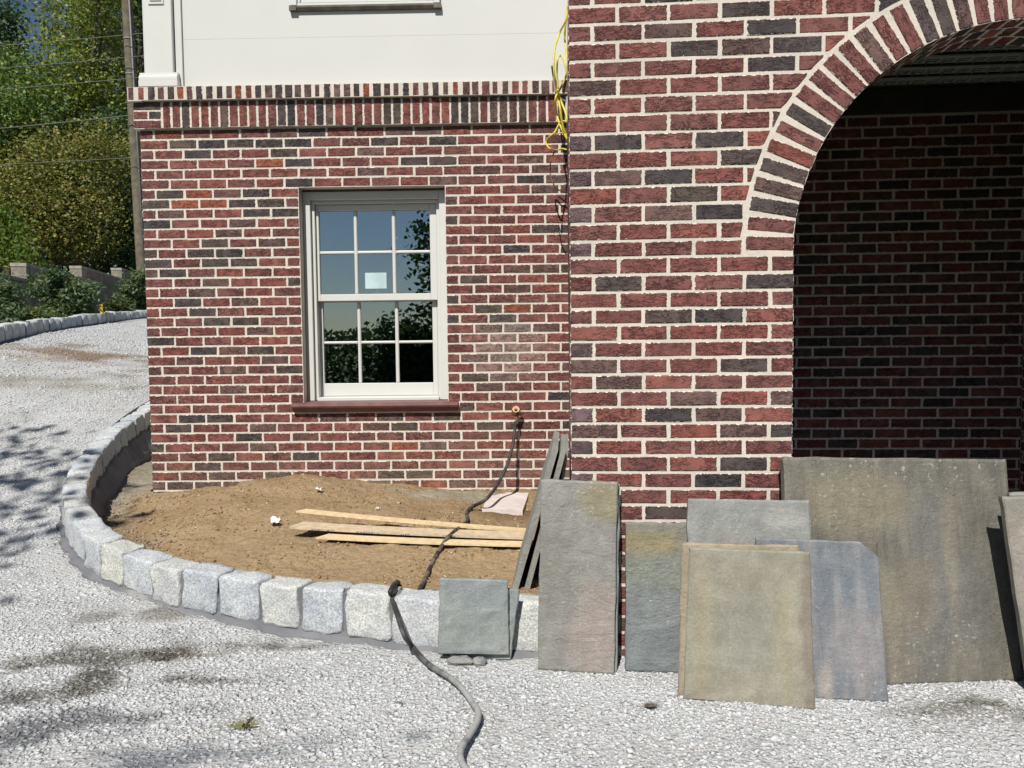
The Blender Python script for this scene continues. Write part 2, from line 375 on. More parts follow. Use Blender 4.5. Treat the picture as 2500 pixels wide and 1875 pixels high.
# ground sheet: fine near, coarse far
def axis(stops):
    out = []
    for a, b, st in stops: out += list(np.arange(a, b, st))
    return np.array(out + [stops[-1][1]])
gx = axis([(-200, -40, 20), (-40, -12, 3), (-12, -6, .5), (-6, -4, .16), (-4, 2.6, .06), (2.6, 8, .6), (8, 40, 4), (40, 200, 20)])
gy = axis([(-200, -40, 20), (-40, -8, 3), (-8, 1.6, .6), (1.6, 6.2, .06), (6.2, 10, .16), (10, 24, .6), (24, 60, 4), (60, 220, 20)])
X, Y = np.meshgrid(gx, gy)
def ground_z(x, y):
    cx = np.clip(x, -9, 4); cy = np.clip(y, -6, 18)
    z = gz(cx, cy)
    z = np.clip(z, -.02, 3) + np.clip(y - 18, 0, 40) * .05
    near = np.clip((8 - np.abs(y - 3)) / 4, 0, 1)
    return z + (fbm(x * 1.1, y * 1.1, 3, 5) * .035 + fbm(x * 6, y * 6, 3, 9) * .014) * near
Z = ground_z(X, Y)
Z = np.where(inpoly(X, Y, BEDPOLY) & (dkerb(X, Y) > .05), np.minimum(Z, .0) - .15, Z)
ny, nx = X.shape
idx = np.arange(ny * nx).reshape(ny, nx)
Q = np.stack([idx[:-1, :-1], idx[:-1, 1:], idx[1:, 1:], idx[1:, :-1]], -1).reshape(-1, 4)
STAINS_SHADE = [  # brown or dark patches on the gravel, some dirt, bottom left corner painted shade: photo px centre, size, colour factor
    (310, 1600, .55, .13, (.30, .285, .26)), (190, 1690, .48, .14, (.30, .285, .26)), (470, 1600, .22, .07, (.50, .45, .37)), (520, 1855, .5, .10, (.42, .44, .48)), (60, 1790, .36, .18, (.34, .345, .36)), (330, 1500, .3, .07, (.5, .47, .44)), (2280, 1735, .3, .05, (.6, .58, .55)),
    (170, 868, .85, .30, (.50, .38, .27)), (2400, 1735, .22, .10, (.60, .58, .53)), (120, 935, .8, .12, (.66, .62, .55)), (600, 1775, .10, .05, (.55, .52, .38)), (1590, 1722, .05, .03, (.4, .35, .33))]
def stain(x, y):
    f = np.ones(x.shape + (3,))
    for px, py, rx, ry, c in STAINS_SHADE:
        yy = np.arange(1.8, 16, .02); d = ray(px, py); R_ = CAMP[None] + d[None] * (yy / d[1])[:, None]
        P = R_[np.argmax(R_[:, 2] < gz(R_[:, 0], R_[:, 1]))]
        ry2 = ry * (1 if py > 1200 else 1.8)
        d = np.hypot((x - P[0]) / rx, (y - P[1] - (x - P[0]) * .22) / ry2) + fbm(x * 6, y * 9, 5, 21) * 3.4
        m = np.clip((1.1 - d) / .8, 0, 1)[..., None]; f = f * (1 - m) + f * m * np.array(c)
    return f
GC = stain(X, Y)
far = np.clip((fkx(Y) - .05 - X) / .1, 0, 1) * (Y > 7.5)
GC = GC * (1 - far[..., None]) + far[..., None] * np.array([.22, .16, .10])
beh = np.clip((1.7 - Y + fbm(X * 2, Y * 2, 3, 31) * .5) / .4, 0, 1)[..., None]; GC = GC * (1 - beh) + beh * np.array([.15, .19, .065])  # unseen ground behind the viewer, darkened to cut light bouncing into the porch
GC = np.where((Y > 3.3)[..., None] & (X > .35)[..., None], np.array([.25, .20, .16]), GC)
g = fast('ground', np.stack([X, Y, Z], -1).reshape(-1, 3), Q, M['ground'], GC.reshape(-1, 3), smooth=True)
tag(g, None, None, kind='structure')

# ------------------------------------------------------------------ crushed stone
def stones(name, xs, ys, zs, size, cols, mat, seed=1, flat=.5):
    n = len(xs); r = np.random.default_rng(seed)
    base = np.array([(-1, -1, -1), (1, -1, -1), (1, 1, -1), (-1, 1, -1), (-1, -1, 1), (1, -1, 1), (1, 1, 1), (-1, 1, 1)], float)
    V = base[None] * r.uniform(.45, 1.0, (n, 8, 3)) * .5
    V *= (size[:, None] * r.uniform([.75, .55, flat * .55], [1.3, 1.0, flat * 1.2], (n, 3)))[:, None, :]
    a = r.uniform(0, 6.283, n); tx = r.normal(0, .20, n); ty = r.normal(0, .20, n)
    c, s = np.cos(tx), np.sin(tx); y2 = V[..., 1] * c[:, None] - V[..., 2] * s[:, None]; z2 = V[..., 1] * s[:, None] + V[..., 2] * c[:, None]; V[..., 1] = y2; V[..., 2] = z2
    c, s = np.cos(ty), np.sin(ty); x2 = V[..., 0] * c[:, None] + V[..., 2] * s[:, None]; z2 = -V[..., 0] * s[:, None] + V[..., 2] * c[:, None]; V[..., 0] = x2; V[..., 2] = z2
    c, s = np.cos(a), np.sin(a); x2 = V[..., 0] * c[:, None] - V[..., 1] * s[:, None]; y2 = V[..., 0] * s[:, None] + V[..., 1] * c[:, None]; V[..., 0] = x2; V[..., 1] = y2
    V += np.stack([xs, ys, zs], -1)[:, None, :]
    q = np.array([(0, 3, 2), (0, 2, 1), (4, 5, 6), (4, 6, 7), (0, 1, 5), (0, 5, 4), (1, 2, 6), (1, 6, 5), (2, 3, 7), (2, 7, 6), (3, 0, 4), (3, 4, 7)])
    T = (q[None] + (np.arange(n) * 8)[:, None, None]).reshape(-1, 3)
    return fast(name, V.reshape(-1, 3), T, mat, np.repeat(cols, 8, 0))
def scatter():
    r = np.random.default_rng(3); xs = []; ys = []; sz = []
    for (x0, x1, y0, y1, dens, s0, s1) in [(-2.9, 2.45, 1.95, 3.6, 8200, .006, .034), (-3.9, -1.1, 3.6, 5.0, 6200, .007, .034), (-5.6, -2.6, 5.0, 7.5, 2600, .013, .032), (-7.4, -2.6, 7.5, 15.5, 800, .018, .045)]:
        n = int((x1 - x0) * (y1 - y0) * dens); x = r.uniform(x0, x1, n); y = r.uniform(y0, y1, n)
        k = (np.abs(x) < .69 * y + .55) & ~inpoly(x, y, BEDPOLY)
        loc = np.stack([x, y], -1) @ np.array([FR.u[:2], FR.n[:2]]).T
        k &= ~((loc[:, 1] > 3.22) & (loc[:, 0] > .0) & (loc[:, 0] < .95)) & (loc[:, 1] < 3.5 + 9 * (loc[:, 0] < 0))
        dk = dkerb(x, y); k &= (dk > .045) & (r.uniform(0, 1, n) < np.clip((dk + fbm(x * 5, y * 5, 3, 3) * .25 - .03) / .16, .12, 1))
        k &= r.uniform(0, 1, n) < np.clip(.72 + fbm(x * 2.5, y * 2.5, 3, 12) * 1.6, .25, 1)
        k &= ~((y > 7.6) & (x < fkx(y) + .06))
        xs.append(x[k]); ys.append(y[k]); sz.append(s0 + (s1 - s0) * r.beta(1.35, 4.2, k.sum()))
    x = np.concatenate(xs); y = np.concatenate(ys); s = np.concatenate(sz); n = len(x)
    z = ground_z(x, y) + s * .045
    v = r.normal(1, .05, n); c = np.array([.575, .582, .585])[None] * v[:, None] * (1 + r.normal(0, .018, (n, 3)))
    pick = r.uniform(0, 1, n); c[pick < .02] *= .6; c[pick > .994] = np.array([.56, .50, .45])
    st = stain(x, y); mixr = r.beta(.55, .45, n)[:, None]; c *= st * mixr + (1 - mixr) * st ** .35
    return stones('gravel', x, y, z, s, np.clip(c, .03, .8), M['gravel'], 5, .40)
gr = scatter(); tag(gr, 'pale grey crushed stone spread over the driveway', 'gravel', kind='stuff')

# ------------------------------------------------------------------ bricks
PAL_RED = [(.255, .102, .088), (.232, .094, .083), (.285, .116, .096), (.212, .090, .081), (.268, .098, .080), (.238, .108, .096), (.205, .094, .085)]
PAL_DARK = [(.095, .080, .077), (.108, .088, .081), (.084, .075, .076), (.120, .097, .082)]
PAL_ORANGE = [(.33, .115, .068), (.30, .105, .068)]
PAL_MIX = [(.168, .100, .088), (.150, .100, .090), (.180, .118, .105)]
def pick_brick(r, dark=.24, orange=.03, mixd=.14):
    u = r.random()
    p = PAL_DARK if u < dark else PAL_ORANGE if u < dark + orange else PAL_MIX if u < dark + orange + mixd else PAL_RED
    c = np.array(r.choice(p)) * (.97 + r.uniform(-.10, .10)) * np.array([1.0, .96, .96]); return tuple(c)
def brick_geo(hx, hz, r, dep=.03, rough=1.0):
    """front skin on y=0, softened arris, sides running back"""
    xs = [-hx, -hx + .005, r.uniform(-.3, .3) * hx, hx - .005, hx]; zs = [-hz, -hz + .004, hz - .004, hz]
    V = []; 
    for j, z in enumerate(zs):
        for i, x in enumerate(xs):
            e = i in (0, 4) or j in (0, 3); jx = r.uniform(-.0016, .0016) * rough; jz = r.uniform(-.0013, .0013) * rough
            V.append((x + (jx if e else 0), (.0034 + r.uniform(-.0006, .0008)) if e else r.uniform(-.0011, .0011), z + (jz if e else 0)))
    Fc = [(j * 5 + i, j * 5 + i + 1, j * 5 + i + 6, j * 5 + i + 5) for j in range(3) for i in range(4)]
    b = len(V); V += [(-hx, dep, -hz), (hx, dep, -hz), (hx, dep, hz), (-hx, dep, hz)]
    Fc += [(0, b, b + 1, 4), (4, b + 1, b + 2, 19), (19, b + 2, b + 3, 15), (15, b + 3, b, 0)]
    return V, Fc
def poly_geo(P, r, dep=.03):
    """brick cut to a polygon (x,z) given anticlockwise; returns geometry round its centre"""
    P = np.array(P); c = (P.min(0) + P.max(0)) / 2; P = P - c; n = len(P)
    inn = P * (1 - .0045 / np.maximum(np.abs(P).max(0), .006)).clip(.55, 1)
    V = [(p[0], .0034, p[1]) for p in P] + [(p[0], r.uniform(-.001, .001), p[1]) for p in inn] + [(p[0], dep, p[1]) for p in P]
    Fc = [tuple(range(n, 2 * n))] + [(i, (i + 1) % n, n + (i + 1) % n, n + i) for i in range(n)] + [((i + 1) % n, i, 2 * n + i, 2 * n + (i + 1) % n) for i in range(n)]
    return V, Fc, c, np.abs(P).max(0)
def brick_mesh(name, V, Fc, hx, hz, mat):
    me = bpy.data.meshes.new(name); me.from_pydata([tuple(map(float, v)) for v in V], [], Fc)
    a = np.array(V)[:, [0, 2]] / .1; bp = np.c_[a, np.zeros(len(a))]; bh = np.tile([hx / .1, hz / .1, 0], (len(a), 1))
    for k, d in (('bp', bp), ('bh', bh)):
        at = me.attributes.new(k, 'FLOAT_VECTOR', 'POINT'); at.data.foreach_set('vector', d.astype(np.float32).ravel())
    me.materials.append(mat); return me
_cache = {}
def std_brick(hx, hz, r, variants=10):
    k = (round(hx, 3), round(hz, 3), r.randrange(variants))
    if k not in _cache:
        V, Fc = brick_geo(k[0], k[1], random.Random(hash(k) & 0xffff)); _cache[k] = brick_mesh('brick', V, Fc, k[0], k[1], M['brick'])
    return _cache[k]
class Bricks:
    """collects bricks of one wall; the largest become objects, the rest one joined part"""
    def __init__(s, parent, seed): s.parent = parent; s.r = random.Random(seed); s.items = []; s.joined = []
    def rect(s, x0, x1, z0, z1, col, y=0.0, single=True, name='brick', rot=0.0, dep=.03):
        (s.items if single else s.joined).append(dict(x=(x0 + x1) / 2, z=(z0 + z1) / 2, hx=(x1 - x0) / 2, hz=(z1 - z0) / 2, col=col, y=y, name=name, rot=rot, poly=None))
    def poly(s, P, col, y=0.0, single=True, name='brick'):
        P = np.array(P); (s.items if single else s.joined).append(dict(x=0, z=0, hx=np.ptp(P[:, 0]) / 2, hz=np.ptp(P[:, 1]) / 2, col=col, y=y, name=name, rot=0, poly=P))
    def build(s, limit=300, score=None):
        names = {}
        for it in s.items: names.setdefault(it['name'], []).append(it)
        for nm, L in names.items():
            L.sort(key=score or (lambda q: -q['hx'] * q['hz']))
            for it in L[:limit]:
                if it['poly'] is not None:
                    V, Fc, c, h = poly_geo(it['poly'], s.r); me = brick_mesh(nm, V, Fc, h[0], h[1], M['brick']); o = link(nm, me, s.parent, (c[0], it['y'], c[1]), it['col'])
                else:
                    o = link(nm, std_brick(it['hx'], it['hz'], s.r), s.parent, (it['x'], it['y'], it['z']), it['col'])
                    o.rotation_euler = (s.r.uniform(-.006, .006), it['rot'], s.r.uniform(-.006, .006))
            s.joined += L[limit:]
        if s.joined:
            V = []; Fc = []; bp = []; bh = []; cc = []
            for it in s.joined:
                if it['poly'] is not None: v, f, c, h = poly_geo(it['poly'], s.r)
                else: v, f = brick_geo(it['hx'], it['hz'], s.r); c = (it['x'], it['z']); h = (it['hx'], it['hz'])
                v = np.array(v); b = len(V); bp += [(p[0] / .1, p[2] / .1, (b * .618) % 1) for p in v]; bh += [(h[0] / .1, h[1] / .1, 0)] * len(v); cc += [it['col']] * len(v)
                if it['rot']:
                    ca, sa = math.cos(it['rot']), math.sin(it['rot']); v = np.stack([v[:, 0] * ca + v[:, 2] * sa, v[:, 1], -v[:, 0] * sa + v[:, 2] * ca], -1)
                V += [tuple(p + np.array([c[0], it['y'], c[1]])) for p in v]; Fc += [[i + b for i in q] for q in f]
            o = mk('brickwork', V, Fc, M['brick_joined'], s.parent, attrs={'bp': bp, 'bh': bh, 'col': cc}); o['kind'] = 'stuff'
MJ = .0052; HJ = .0063      # half a bed joint, half a head joint
MOD = .2036
def run(x0, x1, header_first, m=MOD, first=None):
    """brick extents along one course, from the corner x0"""
    out = []; x = x0; w = (first if first else (.0975 if header_first else .199))
    while x < x1 - .02:
        e = min(x + w, x1); out.append((x, e)); x += w; w = m
    return out
r0 = random.Random(11)

# ---- house wall on the left
house = LW.empty('brick_house'); tag(house, 'red brick house wall with white twelve-pane sash window below a cream upper storey', 'house')
XL, XR = -2.695, .40
WX0, WX1, WZ0, WZ1 = -1.587, -.549, .925, 2.432
SX0, SX1, SZ0, SZ1 = -1.656, -.478, .848, .920
ZB = [2.85] + [2.780 - .06922 * k for k in range(0, 44)]      # bed joints, downwards
EFX, EFZ = LW.at(1245, 855)
wall = MB()
for (a, b, c, d) in [(XL + .003, WX0 + .003, -.15, 3.13), (WX1 - .003, XR, -.15, 3.13), (WX0 + .003, WX1 - .003, WZ1 + .003, 3.13), (WX0 + .003, WX1 - .003, -.15, SZ1 - .02)]: wall.box(a, b, .0031, .34, c, d)
wall = wall.build('wall', M['mortar'], house)
bk = Bricks(wall, 21)
for i in range(len(ZB) - 1):
    zt, zb = ZB[i] - MJ, ZB[i + 1] + MJ
    if zt < -.1: break
    for (a, b) in run(XL, XR, i % 2 == 0):
        a += HJ * (a > XL + .01) + r0.uniform(-.002, .002); b -= HJ; zm = (zt + zb) / 2
        segs = [(a, b)]
        if WZ0 - .01 < zm < WZ1: segs = [(a, min(b, WX0)), (max(a, WX1), b)]
        if SZ0 - .012 < zm < SZ1 + .02: segs = [(a, min(b, SX0 - .008)), (max(a, SX1 + .008), b)]
        for (p, q) in segs:
            if q - p < .018: continue
            dz = r0.uniform(-.0012, .0012)
            colr = pick_brick(r0, .155, .035 if p < -1.6 else .010, .12)
            du_ = max(0., min(.34, (.62 - zm) * .9 + .12 * (p > -1.2))) * r0.uniform(.3, 1); colr = tuple(np.array(colr) * (1 - du_) + du_ * np.array([.40, .29, .20]))
            ef = max(0., 1 - math.hypot(((p + q) / 2 - EFX) / .34, (zm - EFZ) / .26)); ef = min(.5, ef * r0.uniform(.7, 1.3)); colr = tuple(np.array(colr) * (1 - ef) + ef * np.array([.50, .41, .355]))
            bk.rect(p, q, zb + dz, zt + dz, colr, y=r0.uniform(-.0015, .001), single=zb > .2)
# soldier course and rowlock shelf stepping out
mbm = MB(); mbm.box(XL - .022, XR, -.030, .0035, 2.853, 3.0295).box(XL - .045, XR, -.0635, -.0305, 3.034, 3.1245).box(XL - .045, XR, -.030, .2, 3.034, 3.1245)
mbm.build('shelf_mortar', M['mortar'], wall)
for j, (za, zb_) in enumerate([(2.853, 2.906), (2.916, 2.967), (2.977, 3.029)]):        # quoin stub left of the soldiers
    if j == 1: segs = [(XL - .024, XL + .075), (XL + .085, XL + .168)]
    else: segs = [(XL - .024, XL + .168)]
    for a, b in segs: bk.rect(a, b, za, zb_, pick_brick(r0, .35), y=-.0335, name='corner_brick')
x = XL + .182
while x < XR:
    w = .0555 + r0.uniform(-.004, .003); bk.rect(x, x + w, 2.853 + r0.uniform(0, .003), 3.029, pick_brick(r0, .20, .01, .2), y=-.0335, name='soldier_brick'); x += .0672
x = XL - .044
while x < XR:
    w = .054 + r0.uniform(-.012, .003); o = r0.uniform(0, .006); bk.rect(x + o, x + w, 3.036, 3.1245, pick_brick(r0, .26, .05, .55), y=-.067 + r0.uniform(-.002, .003), name='rowlock_brick'); x += .0683
# short flank of the corner so the shelf has a left end; front edge of rowlocks and soldiers is 30 mm deep
bk.build(300, lambda q: -min(q['hx'], .08) * q['hz'] + .00002 * abs(q['x'] + 1.0))
mk_flank = MB().box(XL - .0445, XL + .05, -.0634, -.03, 3.03, 3.034).box(XL - .0235, XL + .05, -.03, .2, 2.849, 2.853); mk_flank.build('shelf_bed', M['mortar'], wall)

# upper storey: cream boarding, pilaster, blind window bay
up = MB()
pj = LW.at(880, 89)[1]
up.box(XL + .30, XR, .0, .06, 3.1255, pj - .0005); up.box(XL + .30, XR, .0, .06, pj + .0005, 4.9); up.box(XL + .02, XR, .062, .28, 3.1255, 4.9)
up.build('cream_boarding', M['cream'], house)
pil = MB(); px0, _ = LW.at(352, 120, -.05); px1, _ = LW.at(421, 120, -.05)
pil.bevbox(px0, px1, -.05, .06, 3.1245, 4.9, .004)
a0, zt = LW.at(338, 195, -.06); a1, _ = LW.at(434, 195, -.06)
pil.bevbox(a0, a1, -.066, .06, 3.1255, 3.1255 + .045, .004)
pil.extrude_x([(-.064, 3.1705), (.06, 3.1705), (.06, 3.225), (-.0505, 3.225), (-.052, 3.207), (-.0625, 3.2), (-.064, 3.19)], a0 + .004, a1 - .004)
cx0, cz0 = LW.at(361, 11, -.058); cx1, _ = LW.at(399, 11, -.058)
pil.bevbox(cx0, cx1, -.058, -.05, cz0, cz0 + .9, .004).bevbox(cx0 + .014, cx1 - .014, -.064, -.058, cz0 + .022, cz0 + .88, .003)
pil.bevbox(px1 + .004, px1 + .052, -.018, .06, 3.1255, 4.9, .003)
pil.build('pilaster', M['white'], house)
uw = empty('upper_window', parent=house)
ux0, uz0 = LW.at(709, 30); ux1, _ = LW.at(1078, 20)
uf = MB(); uf.bevbox(ux0 + .01, ux0 + .052, -.030, .0, uz0 + .034, 4.8).bevbox(ux1 - .052, ux1 - .01, -.030, .0, uz0 + .034, 4.8).bevbox(ux0 + .052, ux1 - .052, -.020, .0, uz0 + .034, uz0 + .052).bevbox(ux0 + .054, ux0 + .072, -.014, .0, uz0 + .0535, 4.8).bevbox(ux1 - .072, ux1 - .054, -.014, .0, uz0 + .0535, 4.8).bevbox(ux0 + .078, ux1 - .078, -.006, .0, uz0 + .058, 4.8)
uf.build('trim', M['white'], uw)
MB().box(ux0, ux0 + .05, -.034, -.0005, uz0, uz0 + .033).box(ux1 - .05, ux1, -.034, -.0005, uz0, uz0 + .033).extrude_x([(-.02, uz0 + .001), (-.0005, uz0 + .001), (-.0005, uz0 + .033), (-.03, uz0 + .033), (-.03, uz0 + .02)], ux0 + .051, ux1 - .051).build('sill', M['lead'], uw)

# sash window
win = empty('sash_window', parent=house)
def sill_part():
    ins = .085
    prof = [(-.018, SZ0), (.13, SZ0), (.13, SZ1), (-.05, SZ1 - .004), (-.062, SZ1 - .012), (-.066, SZ1 - .026), (-.060, SZ1 - .038), (-.045, SZ1 - .043), (-.038, SZ0 + .016), (-.03, SZ0 + .004)]
    return MB().extrude_x(prof, SX0, SX1).build('window_sill', M['sill'], house)
sill_part()
REV = .085          # frame sits back in the reveal
fx0, fx1, fz0, fz1 = WX0 + .004, WX1 - .004, SZ1 + .001, WZ1 - .012
fr = MB(); b = .052
fr.bevbox(fx0, fx0 + b, .092, .3, fz0, fz1).bevbox(fx1 - b, fx1, .092, .3, fz0, fz1).bevbox(fx0 + b, fx1 - b, .092, .3, fz1 - b - .006, fz1)
g_ = .024
fr.bevbox(fx0 + b, fx0 + b + g_, .122, .3, fz0, fz1 - b - .006).bevbox(fx1 - b - g_, fx1 - b, .122, .3, fz0, fz1 - b - .006).bevbox(fx0 + b + g_, fx1 - b - g_, .122, .3, fz1 - b - .006 - g_, fz1 - b - .006)
fr.extrude_x([(.094, fz0), (.3, fz0), (.3, fz0 + .028), (.115, fz0 + .022), (.094, fz0 + .018)], fx0 + b + g_ - .001, fx1 - b - g_ + .001)
fr.build('casing', M['white'], win)
MB().box(fx0 - .01, fx1 + .01, .088, .24, fz1 + .001, fz1 + .011).build('head_flashing', M['lead'], win)
# sashes placed from the picture
def lw(px, py, off): return LW.at(px, py, off)
def sash(name, off, xs, zs, outer):
    s = empty(name, parent=win); x0, x1, z0, z1 = outer
    m = MB(); m.bevbox(x0, xs[0][0], off, off + .035, z0, z1, .003).bevbox(xs[-1][1], x1, off, off + .035, z0, z1, .003)
    m.bevbox(xs[0][0], xs[-1][1], off, off + .035, z0, zs[0][0], .003).bevbox(xs[0][0], xs[-1][1], off, off + .035, zs[-1][1], z1, .003)
    m.build('sash_frame', M['white'], s)
    for i in range(len(xs) - 1): MB().bevbox(xs[i][1] + .0005, xs[i + 1][0] - .0005, off + .004, off + .034, zs[0][0], zs[-1][1], .006).build('glazing_bar', M['white'], s)
    for i in range(len(zs) - 1): 
        for (a, bb) in xs: MB().bevbox(a, bb, off + .005, off + .033, zs[i][1] + .0005, zs[i + 1][0] - .0005, .006).build('glazing_bar', M['white'], s)
    for (za, zb_) in zs:
        for (a, bb) in xs: MB().box(a - .003, bb + .003, off + .018, off + .022, za - .003, zb_ + .003).build('pane', M['glass'], s)
    return s
k4 = 2212 / 390; k5 = 2212 / 410
oA, oB = .148, .192
UX = [(lw(720 + a / k4, 450 + 650 / k4, oA)[0], lw(720 + c / k4, 450 + 650 / k4, oA)[0]) for a, c in ((331, 812), (858, 1340), (1388, 1868))]
UZ = [(lw(905, 450 + a / k4, oA)[1], lw(905, 450 + c / k4, oA)[1]) for a, c in ((1518, 962), (918, 362))]
LX = [(lw(720 + a / k5, 730 + 500 / k5, oB)[0], lw(720 + c / k5, 730 + 500 / k5, oB)[0]) for a, c in ((375, 825), (868, 1320), (1366, 1815))]
LZ = [(lw(905, 730 + a / k5, oB)[1], lw(905, 730 + c / k5, oB)[1]) for a, c in ((1108, 590), (552, 40))]
mz = lw(905, 450 + 1612 / k4, oA)[1]
lz0 = lw(905, 730 + 1275 / k5, oB)[1]
in0, in1 = fx0 + b + g_ + .0005, fx1 - b - g_ - .0005
us = sash('upper_sash', oA, UX, UZ, (in0 + .001, in1 - .001, mz, fz1 - b - g_ - .007))
ls_ = sash('lower_sash', oB, LX, LZ, (in0 + .012, in1 - .012, lz0, mz + .03))
MB().box(in0, in0 + .011, oB - .003, .3, fz0 + .028, mz - .0005).box(in1 - .011, in1, oB - .003, .3, fz0 + .028, mz - .0005).build('track', M['white'], win)
la, lb = lw(860 + 590 / 18.43, 640 + 1195 / 18.43, oA + .017), lw(860 + 1535 / 18.43, 640 + 470 / 18.43, oA + .017)
MB().box(la[0], lb[0], oA + .0155, oA + .0175, la[1], lb[1]).build('sticker', M['label'], us)
lk = lw(860 + 1090 / 18.43, 640 + 1420 / 18.43, oA + .03)
MB().extrude_x([(oA + .036, lk[1] - .004), (oA + .06, lk[1] - .004), (oA + .05, lk[1] + .006)], lk[0] - .035, lk[0] + .035).add([(lk[0] - .016, oA + .036, lk[1]), (lk[0] + .016, oA + .036, lk[1]), (lk[0] + .005, oA + .045, lk[1] + .03), (lk[0] - .005, oA + .045, lk[1] + .03)], [(0, 1, 2, 3)]).build('sash_lock', M['white'], us)
# dark unfinished room behind the glass
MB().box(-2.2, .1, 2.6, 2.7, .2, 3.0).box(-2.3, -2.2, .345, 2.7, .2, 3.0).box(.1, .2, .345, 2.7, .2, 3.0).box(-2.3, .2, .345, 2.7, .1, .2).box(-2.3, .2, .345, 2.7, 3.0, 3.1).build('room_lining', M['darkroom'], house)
MB().box(XL + .02, XL + .28, .30, 3.2, -.15, 4.9).build('side_wall', M['mortar'], house)

# ---- porch front with the arch
porch = FR.empty('brick_archway'); tag(porch, 'red brick porch front pierced by a round arch, right of the house wall', 'porch')
PX0, JX, ACX, ACZ, AR = .021, .925, 1.813, 1.6815, .8886
AE = AR + .2005; PX1 = 2 * ACX - PX0; JX2 = 2 * ACX - JX; ZTOP = 3.25
FB = [2.685, 2.612, 2.541, 2.466, 2.396, 2.323, 2.250, 2.176, 2.103, 2.031, 1.961, 1.887, 1.812, 1.740, 1.673, 1.602, 1.531, 1.463, 1.397, 1.328, 1.260, 1.192, 1.125, 1.057, .989, .922, .853, .784, .715, .647, .579]
while FB[-1] > -.1: FB.append(FB[-1] - .0678)
UPB = [2.685 + .0735 * k for k in range(8, 0, -1)]
FBeds = UPB + FB; row0 = len(UPB)
# mortar body with the arched hole (depth .28)
def arch_body():
    y0, y1 = .0031, .28; N = 40; m = MB()
    for (a, b) in ((PX0 + .003, JX - .003), (JX2 + .003, PX1)): m.box(a, b, y0, y1, -.15, ACZ)
    m.box(PX0 + .003, ACX - AR - .003, y0, y1, ACZ, ZTOP); m.box(ACX + AR + .003, PX1, y0, y1, ACZ, ZTOP)
    R = AR + .003
    for i in range(N):
        t0, t1 = math.pi * i / N, math.pi * (i + 1) / N; xa, za, xb, zb = ACX - R * math.cos(t0), ACZ + R * math.sin(t0), ACX - R * math.cos(t1), ACZ + R * math.sin(t1)
        m.add([(xa, y0, za), (xb, y0, zb), (xb, y0, ZTOP), (xa, y0, ZTOP), (xa, y1, za), (xb, y1, zb), (xb, y1, ZTOP), (xa, y1, ZTOP)],
              [(0, 1, 2, 3), (7, 6, 5, 4), (1, 0, 4, 5), (3, 2, 6, 7)])
    return m.build('wall', M['mortar'], porch)
pw = arch_body()
pb = Bricks(pw, 31); r1 = random.Random(5)
RC = AE + .008
def zc(x): 
    d = RC * RC - (x - ACX) ** 2; return ACZ + math.sqrt(d) if d > 0 else -9
for i in range(len(FBeds) - 1):
    zt, zb = FBeds[i] - MJ, FBeds[i + 1] + MJ; zm = (zt + zb) / 2
    for (a, b) in run(PX0, PX1, (i - row0) % 2 == 1, .2037, .0965 if (i - row0) % 2 == 1 else .1985):
        a2 = a + (HJ if a > PX0 + .01 else 0) + r1.uniform(-.0015, .0015); b2 = b - HJ
        vis = a2 < 2.0 and zb > .2; c = pick_brick(r1, .15, .0, .08); dy = r1.uniform(-.0016, .0012)
        if (i - row0) % 2 == 1 and a < PX0 + .01 and r1.random() < .7 and zb < 2.3: c = tuple(np.array([.15, .10, .105]) * r1.uniform(.85, 1.35))
        if zt < ACZ:
            for (p, q) in ((a2, min(b2, JX)), (max(a2, JX2), b2)):
                if q - p > .02: pb.rect(p, q, zb, zt, c, dy, vis and q < JX + .01)
        else:
            for side in (0, 1):
                xs0, xs1 = (a2, min(b2, ACX)) if side == 0 else (max(a2, ACX), b2)
                if xs1 - xs0 < .01: continue
                if zb < ACZ + .015:
                    (p_, q_) = (xs0, min(xs1, ACX - RC)) if side == 0 else (max(xs0, ACX + RC), xs1)
                    if q_ - p_ > .02: pb.rect(p_, q_, zb, zt, c, dy, vis)
                    continue
                S = np.linspace(xs0, xs1, 160); lo = np.array([max(zb, zc(x)) for x in S]); ok = lo < zt - .006
                if ok.all() and (lo <= zb + 1e-6).all():
                    if side == 0 and b2 > ACX or side == 1 and a2 < ACX:
                        if side == 0: pb.rect(a2, b2, zb, zt, c, dy, vis)
                        continue
                    pb.rect(xs0, xs1, zb, zt, c, dy, vis); continue
                if ok.sum() < 3: continue
                k = np.where(ok)[0]; xx = np.linspace(S[k[0]], S[k[-1]], 9); ll = [max(zb, zc(x)) for x in xx]
                P = [(x, l) for x, l in zip(xx, ll)] + [(xx[-1], zt), (xx[0], zt)]
                Pn = [P[0]]
                for q in P[1:]:
                    if math.hypot(q[0] - Pn[-1][0], q[1] - Pn[-1][1]) > .002: Pn.append(q)
                if np.ptp(np.array(Pn)[:, 0]) > .02: pb.poly(Pn, c, dy, vis)
# voussoirs
NV = 42
for k in range(NV):
    t = math.pi * (k + .5) / NV; ca, sa = -math.cos(t), math.sin(t); rm = AR - .001 + .0975
    c = pick_brick(r1, .17, .0, .14); w = .0285 + r1.uniform(-.0015, .001); hx = .0965 + r1.uniform(-.004, .001)
    it = dict(x=ACX + rm * ca, z=ACZ + rm * sa, hx=round(hx, 3), hz=round(w, 3), col=c, y=r1.uniform(-.0015, .001), name='arch_brick', rot=-math.atan2(sa, ca) , poly=None)
    (pb.items if k < NV * .62 else pb.joined).append(it)
pb.build(300, lambda q: -q['hx'] * q['hz'] - (1 if q['name'] == 'arch_brick' else 0))
